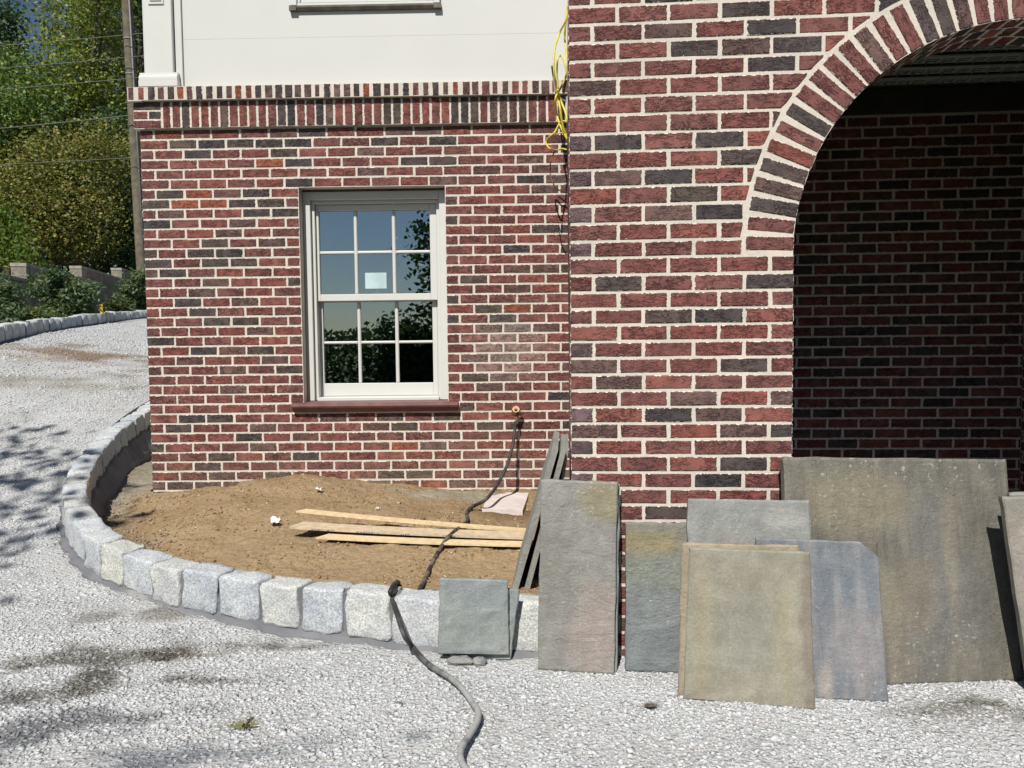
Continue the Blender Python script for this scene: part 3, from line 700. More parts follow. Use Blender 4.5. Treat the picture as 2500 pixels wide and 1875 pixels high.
# underside of the arch: three staggered rows
for rw in range(3):
    for k in range(NV + rw % 2):
        t = math.pi * (k + .5 - .5 * (rw % 2)) / NV
        if not .25 < t < 2.0: continue
        o = link('underside_brick', std_brick(.0275, .0415, r1, 4), pw, None, pick_brick(r1, .2, .0, .1))
        ex = np.array([math.sin(t), 0, math.cos(t)]); ey = np.array([-math.cos(t), 0, math.sin(t)]); ez = np.cross(ex, ey)
        P = np.array([ACX, 0, ACZ]) + AR * ey; P[1] = .0475 + rw * .0935
        o.matrix_local = Matrix(((ex[0], ey[0], ez[0], P[0]), (ex[1], ey[1], ez[1], P[1]), (ex[2], ey[2], ez[2], P[2]), (0, 0, 0, 1)))
# brick flank walls of the porch (seen only edge on) and its right-hand wall
def flank(name, x, face, y0, y1, z0, z1, seed, ext=.2):
    e = empty(name, parent=porch); e.location = (x, 0, 0); e.rotation_euler = (0, 0, rad(-90) if face < 0 else rad(90))
    return e
def side_wall(x, sgn, y0, y1, thick):
    MB().box(min(x + .003 * sgn, x + thick * sgn), max(x + .003 * sgn, x + thick * sgn), y0, y1, -.15, ZTOP).build('flank_wall', M['mortar'], porch)
    V = []; Fc = []; bp = []; bh = []; cc = []; rr = random.Random(int(x * 100))
    for i in range(len(FB) - 1):
        zt, zb = FB[i] - MJ, FB[i + 1] + MJ
        for (a, b_) in run(y0, y1, i % 2 == 0):
            v, f = brick_geo((b_ - a) / 2 - MJ, (zt - zb) / 2, rr); v = np.array(v); b0 = len(V); h = ((b_ - a) / 2 - MJ, (zt - zb) / 2)
            bp += [(p[0] / .1, p[2] / .1, (b0 * .618) % 1) for p in v]; bh += [(h[0] / .1, h[1] / .1, 0)] * len(v); cc += [pick_brick(rr, .2, 0, .1)] * len(v)
            yy = (a + b_) / 2
            V += [(x + p[1] * sgn, yy - p[0] * sgn, (zt + zb) / 2 + p[2]) for p in v]; Fc += [[q + b0 for q in ff] for ff in f]
    o = mk('brickwork', V, Fc, M['brick_joined'], porch, attrs={'bp': bp, 'bh': bh, 'col': cc}); o['kind'] = 'stuff'
side_wall(PX0, 1, .285, 2.35, .2)
RWX = 2.975
side_wall(RWX, 1, .285, 2.04, .2)
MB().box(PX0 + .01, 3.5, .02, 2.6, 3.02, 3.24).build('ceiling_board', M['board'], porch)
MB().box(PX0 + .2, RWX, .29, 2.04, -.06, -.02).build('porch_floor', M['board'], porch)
# slotted steel strips under the porch ceiling
lath = empty('ceiling_lath'); lath.location = FR.w(0, 0, 0); lath.rotation_euler = (0, 0, -FR.yaw)
tag(lath, 'slotted galvanised metal strips under the dark ceiling inside the arch', 'lath')
for k in range(7):
    yc = 1.86 - k * .185; m = MB(); z = 2.93; w = .052; x = .25; per = .087
    while x < RWX - .1:
        a, b_ = x, x + per
        m.box(a, b_, yc - w, yc - .018, z, z + .002).box(a, b_, yc + .03, yc + w, z, z + .002)       # the two flanges
        m.box(a, a + .018, yc - .018, yc + .03, z, z + .002).box(a + .03, b_ - .012, yc - .003, yc + .012, z, z + .002)
        m.add([(a + .018, yc - .02, z - .001), (a + .023, yc - .02, z - .018), (a + .023, yc + .028, z - .018), (a + .018, yc + .028, z - .001)], [(0, 1, 2, 3)])
        m.box(b_ - .012, b_ - .008, yc - .006, yc + .03, z - .008, z)
        x += per
    m.box(.25, RWX - .01, yc - w - .002, yc - w, z, z + .008).box(.25, RWX - .01, yc + w, yc + w + .002, z, z + .008)
    m.build('strip', M['galv'], lath)
# wall inside the porch
inw = IW.empty('passage_wall'); tag(inw, 'shaded brick wall in the gloom behind the arch', 'wall')
iw = MB().box(.4, 3.4, .0031, .25, -.15, 3.02).build('wall', M['mortar'], inw)
ib = Bricks(iw, 41); r2 = random.Random(9)
zt0 = 2.7733
for i in range(43):
    zt, zb = zt0 - .0681 * i - MJ, zt0 - .0681 * (i + 1) + MJ
    off = 1.6409 - MOD * 6 if i % 2 == 0 else 1.6409 - MOD * 6 + MOD / 2
    x = off
    while x < 3.2:
        vis = x > 1.30 and x < 2.97 and zb > .55
        ib.rect(x + HJ, x + MOD - HJ + r2.uniform(-.002, .002), zb, zt, pick_brick(r2, .22, 0, .15), r2.uniform(-.001, .001), vis); x += MOD
ib.build(300)
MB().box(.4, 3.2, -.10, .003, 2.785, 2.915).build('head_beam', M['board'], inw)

# ------------------------------------------------------------------ planting bed of bare earth
DP = np.array([(-.1, 3.45, .20), (.15, 3.6, .19), (-.6, 3.6, .20), (-1.1, 3.75, .20), (-1.7, 3.98, .20), (-2.1, 4.3, .19), (-2.35, 4.6, .17), (-.5, 4.2, .22), (-1.2, 4.3, .24), (-1.8, 4.6, .27), (0.2, 4.4, .22),
               (-1.8, 5.3, .385), (-1.45, 5.42, .40), (-1.2, 5.42, .37), (-2.2, 5.4, .31), (-2.55, 5.45, .28), (-2.6, 5.0, .22), (-.9, 5.42, .325), (-.3, 5.42, .285), (.3, 5.4, .275), (-.3, 5.0, .235), (-1.0, 5.0, .29), (-2.8, 5.5, .26), (-2.9, 6.2, .34), (-2.9, 7.5, .5), (.1, 5.0, .23), (-1.6, 4.9, .33)])
def dz(x, y):
    d2 = (np.asarray(x)[..., None] - DP[:, 0]) ** 2 + (np.asarray(y)[..., None] - DP[:, 1]) ** 2
    w = 1 / (d2 + .02) ** 1.6; z = (w * DP[:, 2]).sum(-1) / w.sum(-1)
    return z + fbm(x * 3, y * 3, 3, 40) * .05 + fbm(x * 14, y * 14, 4, 41) * .028 + np.maximum(fbm(x * 40, y * 40, 2, 43), 0) * .02
dx_ = np.arange(-3.5, .5, .018); dy_ = np.arange(3.3, 7.9, .018)
DX, DY = np.meshgrid(dx_, dy_); DZ = dz(DX, DY)
ins = inpoly(DX, DY, BEDPOLY) & (dkerb(DX, DY) > .045)
loc = DX * LW.n[0] + DY * LW.n[1]; ins &= (loc < 5.50) | (DX < -2.62)
loc2 = DX * FR.u[0] + DY * FR.u[1]; ins &= loc2 < .06
idx = np.arange(DX.size).reshape(DX.shape); Q = np.stack([idx[:-1, :-1], idx[:-1, 1:], idx[1:, 1:], idx[1:, :-1]], -1).reshape(-1, 4)
Q = Q[ins.ravel()[Q].all(1)]
wet = np.clip(1 - np.hypot((DX - .12) / .45, (DY - 4.85) / .20), 0, 1) * 1.6; grey = np.clip(1 - np.hypot((DX + .45) / .55, (DY - 5.3) / .18) + fbm(DX * 6, DY * 6, 3, 60), 0, 1)
dist = dkerb(DX, DY); edge = np.clip((.42 - dist + fbm(DX * 5, DY * 5, 3, 66) * .3) / .15, 0, 1) * (DX < -2.0) * np.clip((DY - 4.0) / .4, 0, 1)
left = np.clip((-2.60 - DX + fbm(DX * 5, DY * 5, 3, 71) * .4) / .15, 0, 1) * np.clip((DY - 4.6) / .3, 0, 1)
DC = np.ones(DX.shape + (3,)); wet = np.clip(wet, 0, 1)[..., None]; DC = DC * (1 - wet) + DC * wet * np.array([.55, .50, .46])
for m_, cc_ in ((np.clip(grey * 1.8, 0, 1), (1.0, 1.28, 1.75)), (left, (.95, 1.22, 1.65)), (edge * .9, (.78, .95, 1.25))): DC = DC * (1 - m_[..., None]) + m_[..., None] * np.array(cc_)
used = np.unique(Q); rem = -np.ones(DX.size, int); rem[used] = np.arange(len(used))
bed = fast('earth_bed', np.stack([DX, DY, DZ], -1).reshape(-1, 3)[used], rem[Q], M['dirt'], DC.reshape(-1, 3)[used], smooth=True)
tag(bed, None, None, kind='structure')
r = np.random.default_rng(12); n = 9000; x = r.uniform(-2.9, .2, n); y = r.uniform(3.4, 5.45, n); k = inpoly(x, y, BEDPOLY) & (dkerb(x, y) > .13) & (x * LW.n[0] + y * LW.n[1] < 5.44); k &= r.uniform(0, 1, n) < np.clip(.45 + fbm(x * 4, y * 4, 3, 50) * 2.2, .04, 1)
x, y = x[k], y[k]; s = .006 + .026 * r.beta(1.1, 6, len(x)); c = np.array([.31, .21, .11])[None] * r.normal(1, .16, (len(x), 1)); c[r.uniform(0, 1, len(x)) < .10] = (.55, .44, .32)
xb = r.uniform(-2.75, -1.9, 420); yb = r.uniform(4.0, 5.3, 420); kb = inpoly(xb, yb, BEDPOLY) & (dkerb(xb, yb) > .16) & (dkerb(xb, yb) < .55); xb, yb = xb[kb], yb[kb]
x = np.r_[x, xb]; y = np.r_[y, yb]; s = np.r_[s, r.uniform(.006, .024, len(xb))]; c = np.r_[c, np.array([.31, .225, .145])[None] * r.normal(1, .15, (len(xb), 1))]
cl = stones('earth_clods', x, y, dz(x, y) + s * .15, s, np.clip(c, .05, .7), M['gravel'], 8, .8); tag(cl, 'small brown clods and pebbles lying on the earth bed', 'clods', kind='stuff')

# ------------------------------------------------------------------ granite kerb
def block_mesh(L, D, Hh, seed, sub=5, amp=.006):
    rr = np.random.default_rng(seed); Vs = []; Fs = []; key = {}
    GR = np.r_[-1, np.linspace(-.87, .87, sub - 1), 1]
    def vid(p):
        k = tuple(np.round(p, 4))
        if k not in key: key[k] = len(Vs); Vs.append(p)
        return key[k]
    for ax in range(3):
        for sg in (-1, 1):
            a, b = [i for i in range(3) if i != ax]
            for i in range(sub):
                for j in range(sub):
                    q = []
                    for (ii, jj) in ((i, j), (i + 1, j), (i + 1, j + 1), (i, j + 1)):
                        p = np.zeros(3); p[ax] = sg; p[a] = GR[ii]; p[b] = GR[jj]; q.append(vid(p))
                    if (sg > 0) == (ax == 1): q = q[::-1]
                    Fs.append(q)
    V = np.array(Vs); e = np.sort(np.abs(V), axis=1); corner = (e[:, 1] > .95) * rr.uniform(.012, .055, len(V)) + (e[:, 0] > .95) * .05; V = V * (1 - corner[:, None])
    V = V * np.array([L, D, Hh]) / 2
    V += rr.normal(0, amp * .45, V.shape); ph = rr.uniform(0, 9, 6)
    V += amp * np.stack([np.sin(V[:, 1] * 40 + ph[0]) * np.sin(V[:, 2] * 35 + ph[1]), np.sin(V[:, 0] * 38 + ph[2]) * np.sin(V[:, 2] * 42 + ph[3]), np.sin(V[:, 0] * 36 + ph[4]) * np.sin(V[:, 1] * 33 + ph[5])], -1)
    V[:, 0] += V[:, 2] * rr.uniform(-.05, .05)
    return V, Fs
def sweep(mb, prof_fn, S, at, tn):
    rings = []
    for s in S:
        p = at(s); t = tn(s); nrm = np.array([-t[1], t[0]]); rings.append([(p[0] + nrm[0] * d, p[1] + nrm[1] * d, z) for d, z in prof_fn(p, s)])
    n = len(rings[0]); V = [v for r_ in rings for v in r_]
    Fc = [(i * n + j, i * n + (j + 1) % n, (i + 1) * n + (j + 1) % n, (i + 1) * n + j) for i in range(len(rings) - 1) for j in range(n)]
    return mb.add(V, Fc)
kerb = empty('granite_kerb', (0, 0, 0)); tag(kerb, 'curved kerb of grey granite blocks edging the bare earth bed', 'kerb')
# the kerb line runs from the porch corner leftwards and back: the bed lies on the right-hand side of travel, i.e. negative normal side
sgnK = 1 if inpoly(np.array([kerb_at(1.0)[0] - kerb_tan(1.0)[1] * .3]), np.array([kerb_at(1.0)[1] + kerb_tan(1.0)[0] * .3]), BEDPOLY)[0] else -1
SS = np.linspace(.005, KS[-1] - .01, 150)
def kprof(p, s):
    g_, t_ = p[2], p[3]; inn = .12 + .10 * np.clip((s - 2.5) / .8, 0, 1); jit = .012 * math.sin(s * 23) + .008 * math.sin(s * 57 + 1)
    bz = dz(np.array([p[0]]), np.array([p[1]]))[0]
    P = [(-.035 + jit, g_ - .05), (-.030 + jit, g_ - .002), (-.004, g_ + .018), (.0045, g_ + .04), (.0045, t_ - .012), (KW - .012, t_ - .012), (KW - .010, t_ - .125 + jit), (KW + inn * .12, t_ - .15 + jit), (KW + inn * .42, t_ - .28), (KW + inn * .42, -.12)]
    return [(d * sgnK, z) for d, z in P]
mb = sweep(MB(), kprof, SS, kerb_at, kerb_tan); mb.build('mortar_bed', M['cement'], kerb)
s = .01; i = 0; rk = random.Random(17)
while s < KS[-1] - .25:
    L = rk.uniform(.198, .245) if s < 2.6 else rk.uniform(.17, .23); gap = rk.uniform(.011, .019); p = kerb_at(s + L / 2); t = kerb_tan(s + L / 2); nr = np.array([-t[1], t[0]]) * sgnK
    hh = max(p[3] - p[2] - .022, .16) + rk.uniform(-.008, .012); V, Fc = block_mesh(L, KW + .012, hh, i + 100, 6, .005)
    me = bpy.data.meshes.new('granite_block'); me.from_pydata([tuple(map(float, v)) for v in V], [], Fc); me.polygons.foreach_set('use_smooth', [True] * len(me.polygons)); me.materials.append(M['granite'])
    tint = rk.choice([(1, 1, 1), (.95, .97, 1.0), (1.03, 1.02, .98), (1.0, .98, .90), (.9, .92, .95)])
    o = link('granite_block', me, kerb, (p[0] + nr[0] * KW / 2, p[1] + nr[1] * KW / 2, p[3] - hh / 2 + rk.uniform(-.006, .006)), tint)
    sl_ = (kerb_at(s + L)[3] - kerb_at(s)[3]) / L
    o.rotation_euler = (rk.uniform(-.04, .04), -math.atan(sl_) + rk.uniform(-.02, .02), math.atan2(t[1], t[0]) + rk.uniform(-.03, .03)); s += L + gap; i += 1

# far kerb along the drive
def fk_at(s): return np.array([np.interp(s, FS, FK[:, i]) for i in range(4)])
def fk_tan(s): a, b = fk_at(s - .02), fk_at(s + .02); t = (b - a)[:2]; return t / np.linalg.norm(t)
fkerb = empty('granite_kerb', (0, 0, 0)); tag(fkerb, 'distant kerb of granite blocks along the far side of the gravel drive', 'kerb')
def fprof(p, s): return [(d, z) for d, z in [(-.04, p[2] - .2), (-.04, p[2] + .0), (.012, p[2] + .03), (.012, p[3] - .014), (.11, p[3] - .014), (.3, p[3] - .05), (.3, p[2] - .3)]]
sweep(MB(), fprof, np.linspace(.01, FS[-1] - .01, 50), fk_at, fk_tan).build('mortar_bed', M['cement'], fkerb)
fm = []
for q in range(6):
    V, Fc = block_mesh(.20, .14, .23, 300 + q, 3, .007); me = bpy.data.meshes.new('granite_block'); me.from_pydata([tuple(map(float, v)) for v in V], [], Fc); me.polygons.foreach_set('use_smooth', [True] * len(me.polygons)); me.materials.append(M['granite']); fm.append(me)
s = .05; rk = random.Random(4)
while s < FS[-1] - .25:
    p = fk_at(s + .1); t = fk_tan(s + .1); hh = max(p[3] - p[2], .16)
    o = link('granite_block', rk.choice(fm), fkerb, (p[0] - t[1] * .065, p[1] + t[0] * .065, p[3] - hh / 2 + rk.uniform(-.012, .012)), rk.choice([(1, 1, 1), (.9, .93, .97), (1.04, 1.02, .98)]))
    o.scale = (rk.uniform(.85, 1.05), 1, hh / .23 + .02); o.rotation_euler = (0, -math.atan((fk_at(s + .2)[3] - fk_at(s)[3]) / .2), math.atan2(t[1], t[0])); s += .215
sp_ = hit_y(248, 764, 12.82); MB().box(-.018, .018, -.012, .012, -.1, .145).add([(-.018, -.012, .145), (.018, -.012, .145), (.018, .012, .15), (-.018, .012, .15)], [(0, 1, 2, 3)])
st = mk('survey_stake', [(-.02, -.01, -.2), (.02, -.01, -.2), (.02, .01, -.2), (-.02, .01, -.2), (-.022, -.01, .135), (.02, -.01, .145), (.02, .01, .145), (-.022, .01, .135)], [(0, 3, 2, 1), (4, 5, 6, 7), (0, 1, 5, 4), (1, 2, 6, 5), (2, 3, 7, 6), (3, 0, 4, 7)], M['stake'], loc=sp_)
tag(st, 'short yellow stake standing behind the far kerb', 'stake')

# ------------------------------------------------------------------ bluestone slabs
def slab_mat(name, a, b, stains=(), flat=1.0, streak=(1, 1), flecks_highlights=.5, rough=.62):
    t = NT(name); uv = t.attr('suv').outputs['Vector']; o = t.obj()
    wob = t.noise(o, 5, 4); w2 = t.noise(o, 14, 4)
    n1 = t.noise(t.scale(o, (streak[0], 1, streak[1])), 5.5, 5, .6); c = t.mix(t.ramp(n1, .35, .68), a, b)
    sx = t.n('ShaderNodeSeparateXYZ'); t.l(uv, sx.inputs[0])
    for (col, u, v, ru, rv, st_) in stains:
        du = t.math('DIVIDE', t.math('SUBTRACT', sx.outputs[0], u), ru); dv = t.math('DIVIDE', t.math('SUBTRACT', sx.outputs[1], v), rv)
        d = t.math('SQRT', t.math('ADD', t.math('MULTIPLY', du, du), t.math('MULTIPLY', dv, dv)))
        d = t.math('ADD', d, t.math('MULTIPLY', t.math('SUBTRACT', wob, .5), 1.5)); d = t.math('ADD', d, t.math('MULTIPLY', t.math('SUBTRACT', w2, .5), .7))
        c = t.mix(t.math('MULTIPLY', t.ramp(d, .45, 1.15, 1, 0), st_), c, col)
    c = t.mul(c, (.80, .80, .79)); g = t.noise(o, 95, 4); c = t.mul(c, t.mix(t.ramp(g, .25, .75), (.87,) * 3, (1.10,) * 3)); c = t.mul(c, t.mix(t.ramp(w2, .3, .7), (.88,) * 3, (1.10,) * 3))
    fn = t.noise(t.scale(o, (1, 1, 1.3)), 48, 5, .3)
    fm_ = t.math('MULTIPLY', t.ramp(fn, .58, .70), t.ramp(t.noise(o, 3.2, 4), .48, .62)); c = t.mix(t.math('MULTIPLY', fm_, flecks_highlights * .85), c, (.58, .565, .53))  # pale mineral flecks that also paint in highlights of the cleft face
    t.base(c, rough, .4)
    # cleft surface: shallow terraces plus grain
    q = t.noise(t.scale(o, (streak[0], 1, streak[1])), 4.2, 4, .8); st8 = t.math('MULTIPLY', q, 11.0); ter = t.math('ADD', t.math('FLOOR', st8), t.ramp(t.math('FRACT', st8), .0, .22))
    b1 = t.bump(ter, .30 * flat, .006); b2 = t.bump(t.noise(t.scale(o, (1.2, 1, 2.2)), 24, 6, .5, .65), .55 * flat, .009, b1); t.bump(t.noise(o, 150, 3), .35, .003, b2)
    return t.m
def slab(name, label, BL, BR, TL, TR, mat, zb=(0., 0.), top_off=None, frame=FR, th=.038, clip=None, seed=0, group='bluestone slabs leaning by the porch', lean=None, quiet=False):
    B1, B2 = hit_z(*BL, zb[0]), hit_z(*BR, zb[1])
    tm = ((TL[0] + TR[0]) / 2, (TL[1] + TR[1]) / 2)
    T = hit_plane(*tm, frame.n * (frame.D - top_off), frame.n)
    nr = np.cross(B2 - B1, T - B1); nr /= np.linalg.norm(nr)
    if nr[1] < 0: nr = -nr
    T1, T2 = hit_plane(*TL, B1, nr), hit_plane(*TR, B1, nr)
    ex = (B2 - B1); W = np.linalg.norm(ex); ex /= W; ez = np.cross(ex, nr); ez = ez if ez[2] > 0 else -ez
    loc = lambda P: np.array([(P - B1) @ ex, (P - B1) @ ez])
    q = np.array([(0, 0), (W, 0), loc(T2), loc(T1)])
    print('SLAB', name, label[:22], 'W %.2f/%.2f H %.2f/%.2f lean %.1f  y %.2f>%.2f' % (W, np.linalg.norm(q[2] - q[3]), q[3][1], q[2][1], math.degrees(math.acos(abs(ez[2]))), B1[1], T1[1]))
    rr = np.random.default_rng(seed + 50); N = 14; V = []; suv = []
    us = np.r_[0, .012, np.linspace(.06, .94, N - 3), .988, 1]; n1 = len(us)
    def pt(u, v): return q[0] * (1 - u) * (1 - v) + q[1] * u * (1 - v) + q[2] * u * v + q[3] * (1 - u) * v
    ew = rr.normal(0, .0013, (4, n1))
    for j, v in enumerate(us):
        for i_, u in enumerate(us):
            p = pt(u, v); e = min(i_, n1 - 1 - i_, j, n1 - 1 - j)
            y = .005 if e == 0 else .0006 if e == 1 else 0; y += float(fbm(np.array(u * 4 + seed), np.array(v * 5), 3, seed)) * .012 * (e > 1)
            if i_ == 0: p = p + (ew[0][j], 0)
            if i_ == n1 - 1: p = p + (ew[1][j], 0)
            if j == 0: p = p + (0, ew[2][i_])
            if j == n1 - 1: p = p + (0, ew[3][i_])
            V.append((p[0], y, p[1])); suv.append((u, v, 0))
    Fc = [(j * n1 + i_, j * n1 + i_ + 1, (j + 1) * n1 + i_ + 1, (j + 1) * n1 + i_) for j in range(n1 - 1) for i_ in range(n1 - 1)]
    per = [i_ for i_ in range(n1)] + [j * n1 + n1 - 1 for j in range(1, n1)] + [(n1 - 1) * n1 + i_ for i_ in range(n1 - 2, -1, -1)] + [j * n1 for j in range(n1 - 2, 0, -1)]
    b = len(V)
    for k_ in per: V.append((V[k_][0], th - .003 + rr.normal(0, .001), V[k_][2])); suv.append(suv[k_])
    n = len(per); Fc += [(per[(k_ + 1) % n], per[k_], b + k_, b + (k_ + 1) % n) for k_ in range(n)] + [tuple(b + k_ for k_ in range(n - 1, -1, -1))]
    o = mk(name, V, Fc, mat, attrs={'suv': suv})
    if clip is not None:     # saw off a corner along the line through two (u, v)
        c1, c2 = pt(*clip[0]), pt(*clip[1]); dd = c2 - c1; nn = Vector((-dd[1], 0, dd[0]))
        if nn.dot(Vector((q[2][0] - c1[0], 0, q[2][1] - c1[1]))) < 0: nn = -nn
        bm = bmesh.new(); bm.from_mesh(o.data)
        res = bmesh.ops.bisect_plane(bm, geom=bm.verts[:] + bm.edges[:] + bm.faces[:], plane_co=(c1[0], 0, c1[1]), plane_no=nn, clear_outer=True)
        bmesh.ops.holes_fill(bm, edges=[e_ for e_ in res['geom_cut'] if isinstance(e_, bmesh.types.BMEdge)], sides=0)
        bm.to_mesh(o.data); bm.free()
    o.matrix_world = Matrix(((ex[0], nr[0], ez[0], B1[0]), (ex[1], nr[1], ez[1], B1[1]), (ex[2], nr[2], ez[2], B1[2]), (0, 0, 0, 1)))
    tag(o, label, 'slab', group); return o
BLUEG = (.27, .30, .295); GREY = (.30, .295, .265); TAN = (.36, .335, .255); YEL = (.36, .29, .14); PINK = (.42, .345, .305); BLUE = (.22, .25, .275); OLIVE = (.225, .205, .160); BROWN = (.20, .165, .125)
mS1 = slab_mat('bluestone_small', (.335, .36, .35), (.385, .405, .39), [((.29, .335, .35), .6, .85, .5, .3, .6)], .5, (1, 1.6), .7)
mS2 = slab_mat('bluestone_tall', (.30, .29, .26), (.36, .35, .32), [(YEL, .82, .9, .35, .14, .55), (PINK, .75, .18, .45, .32, .75), ((.25, .245, .22), .25, .45, .3, .3, .5)], .9, (1, 2.2), .75)
mS3 = slab_mat('bluestone_mottled', (.20, .225, .235), (.27, .285, .28), [(YEL, .4, .87, .8, .15, .8), ((.25, .24, .20), .5, .99, .9, .08, .8), ((.27, .28, .22), .5, .7, .8, .16, .6)], 1.1, (1, 2.0), .8)
mS4 = slab_mat('bluestone_wide', (.31, .315, .295), (.345, .35, .33), [(PINK, .35, .62, .5, .22, .5), ((.5, .48, .46), .8, .9, .2, .06, .6)], .6, (1, 1.2), .6)
mS5 = slab_mat('bluestone_front', (.325, .302, .235), (.375, .350, .275), [((.41, .345, .225), .14, .45, .10, .6, .38), ((.42, .36, .235), .80, .35, .09, .5, .42), ((.27, .22, .175), .98, .5, .08, 1.2, .7), ((.30, .30, .265), .45, .45, .25, .3, .5)], .4, (1.6, .8), .35)
mS5b = slab_mat('bluestone_buff', (.38, .32, .22), (.44, .37, .26), [((.36, .31, .25), .0, .4, .04, .6, .5)], .8, (1, 1), .4)
mS6 = slab_mat('bluestone_blue', (.205, .225, .255), (.325, .315, .315), [((.20, .225, .26), .6, .85, .5, .2, .5), ((.43, .38, .35), .52, .10, .09, .14, .7), ((.34, .31, .31), .8, .3, .3, .3, .6)], .8, (4.2, .5), .8)
mS6b = slab_mat('bluestone_brown', (.16, .14, .115), (.19, .165, .135), [], .6)
mS7 = slab_mat('bluestone_big', (.165, .157, .133), (.245, .224, .180), [((.31, .265, .185), .32, .80, .3, .18, .7), ((.215, .215, .20), .62, .45, .16, .5, .6), ((.28, .23, .16), .55, .40, .12, .22, .5), ((.20, .20, .205), .80, .35, .15, .25, .5), ((.33, .29, .22), .45, .25, .05, .4, .6), ((.32, .28, .21), .72, .55, .04, .35, .6), ((.165, .155, .13), .9, .3, .12, .5, .5)], 1.0, (3.2, .5), .6)
mS8 = slab_mat('bluestone_right', (.31, .30, .25), (.36, .335, .28), [(PINK, .2, .7, .3, .3, .6)], .8, (1, 1), .6)
mSt = slab_mat('bluestone_stack', (.33, .325, .29), (.39, .385, .35), [], .7, (1, 1), .5)
slab('bluestone_slab', 'brown slab whose corner shows behind the clipped blue slab', (1890, 1695), (2160, 1703), (1850, 1316), (2143, 1323), mS6b, (-.01, -.01), .205, th=.022, seed=1)
slab('bluestone_slab', 'largest olive-brown slab standing across the foot of the arch', (1932, 1680), (2499, 1664), (1913, 1116), (2458, 1121), mS7, (-.005, .0), .052, th=.045, seed=2)
slab('bluestone_slab', 'narrow slab with yellow top and blue foot right of the tallest slab', (1527, 1640), (1692, 1644), (1527, 1275), (1690, 1278), mS3, (0, 0), .045, th=.035, seed=3)
slab('bluestone_slab', 'pale grey slab with white patches behind the front tan slab', (1670, 1684), (1996, 1690), (1681, 1217), (1977, 1222), mS4, (-.01, -.01), .135, th=.035, seed=4)
slab('bluestone_slab', 'blue-grey slab with its top right corner cut off', (1856, 1700), (2170, 1716), (1845, 1313), (2143, 1324), mS6, (-.012, -.002), .235, th=.024, clip=((1.0, .905), (.855, 1.0)), seed=5)
slab('bluestone_slab', 'buff slab peeping out behind the front tan slab', (1654, 1700), (1972, 1722), (1664, 1326), (1950, 1331), mS5b, (-.005, -.005), .272, th=.03, seed=6)
slab('bluestone_slab', 'front tan slab with ochre bands, foremost of the row', (1667, 1708), (1991, 1735), (1683, 1337), (1979, 1348), mS5, (-.005, -.005), .308, th=.03, seed=7)
slab('bluestone_slab', 'slab hidden behind the tallest leaning slab, only its right edge showing', (1330, 1634), (1507, 1645), (1335, 1176), (1513, 1182), mS4, (-.01, -.01), .055, th=.03, seed=8)
slab('bluestone_slab', 'tallest narrow slab with yellow corner and pinkish foot', (1312, 1637), (1500, 1648), (1320, 1170), (1508, 1177), mS2, (-.005, -.005), .090, th=.028, seed=9)
KF = Frame(-8.5, 3.235)
slab('bluestone_slab', 'slab tilted behind the small square slab at the kerb', (1098, 1606), (1246, 1612), (1100, 1432), (1268, 1440), mS1, (.0, .0), .068, KF, th=.022, seed=10)
slab('bluestone_slab', 'small square blue-grey slab propped on the granite kerb', (1068, 1597), (1243, 1600), (1073, 1413), (1240, 1418), mS1, (.028, .028), .092, KF, th=.022, seed=11)
slab('bluestone_slab', 'slab at the right picture edge casting a dark shadow on the big slab', (2520, 1700), (2850, 1712), (2448, 1213), (2800, 1205), mS8, (0, 0), .235, th=.035, seed=12)
slab('bluestone_slab', 'slab behind the one at the right picture edge, top edge showing', (2535, 1688), (2850, 1700), (2467, 1203), (2800, 1198), mSt, (0, 0), .185, th=.03, seed=13)
# slabs stacked against the porch flank, seen edge on
def side_slab(label, xt, xb, y0, y1, zt, zb, th, mat, chip=0.0, seed=0):
    L = math.hypot(xt - xb, zt - zb); N = 8; V = []; suv = []; us = np.linspace(0, 1, N + 1)
    for side in (0, 1):
        for j, v in enumerate(us):
            for i_, u in enumerate(us):
                e = min(i_, N - i_, j, N - j); bv = .003 if e == 0 else 0
                d = bv if side == 0 else th - bv; d += (float(fbm(np.array(u * 4 + seed), np.array(v * 4), 3, seed + side)) * .006 if e else 0)
                zz = v * L; yy = y0 + (y1 - y0) * u + (chip * v if i_ == 0 else 0); V.append((d, yy, zz)); suv.append((u, v, 0))
    n1 = N + 1; m = n1 * n1; Fc = []
    for j in range(N):
        for i_ in range(N):
            a = j * n1 + i_; Fc.append((a, a + n1, a + n1 + 1, a + 1)); Fc.append((m + a, m + a + 1, m + a + n1 + 1, m + a + n1))
    per = [i_ for i_ in range(n1)] + [j * n1 + N for j in range(1, n1)] + [N * n1 + i_ for i_ in range(N - 1, -1, -1)] + [j * n1 for j in range(N - 1, 0, -1)]
    Fc += [(per[k_], per[(k_ + 1) % len(per)], m + per[(k_ + 1) % len(per)], m + per[k_]) for k_ in range(len(per))]
    o = mk('bluestone_slab', V, Fc, mat, attrs={'suv': suv}); a = math.atan2(xt - xb, zt - zb)
    Rm = Matrix.Rotation(-FR.yaw, 4, 'Z') @ Matrix.Translation((xb, 0, zb)) @ Matrix.Rotation(a, 4, 'Y'); o.matrix_world = Rm
    return tag(o, label, 'slab', 'bluestone slabs leaning by the porch')
# local x across the porch front, y away from the viewer
side_slab('outermost of the edge-on slabs stacked against the porch flank', -.066, -.276, 3.42, 4.12, .855, .14, .034, mSt, 0, 1)
side_slab('middle one of the edge-on slabs stacked against the porch flank', -.028, -.216, 3.44, 4.10, .842, .14, .030, mSt, 0, 2)
side_slab('innermost of the edge-on slabs stacked against the porch flank', -.004, -.120, 3.46, 4.06, .845, .14, .018, mSt, .03, 3)

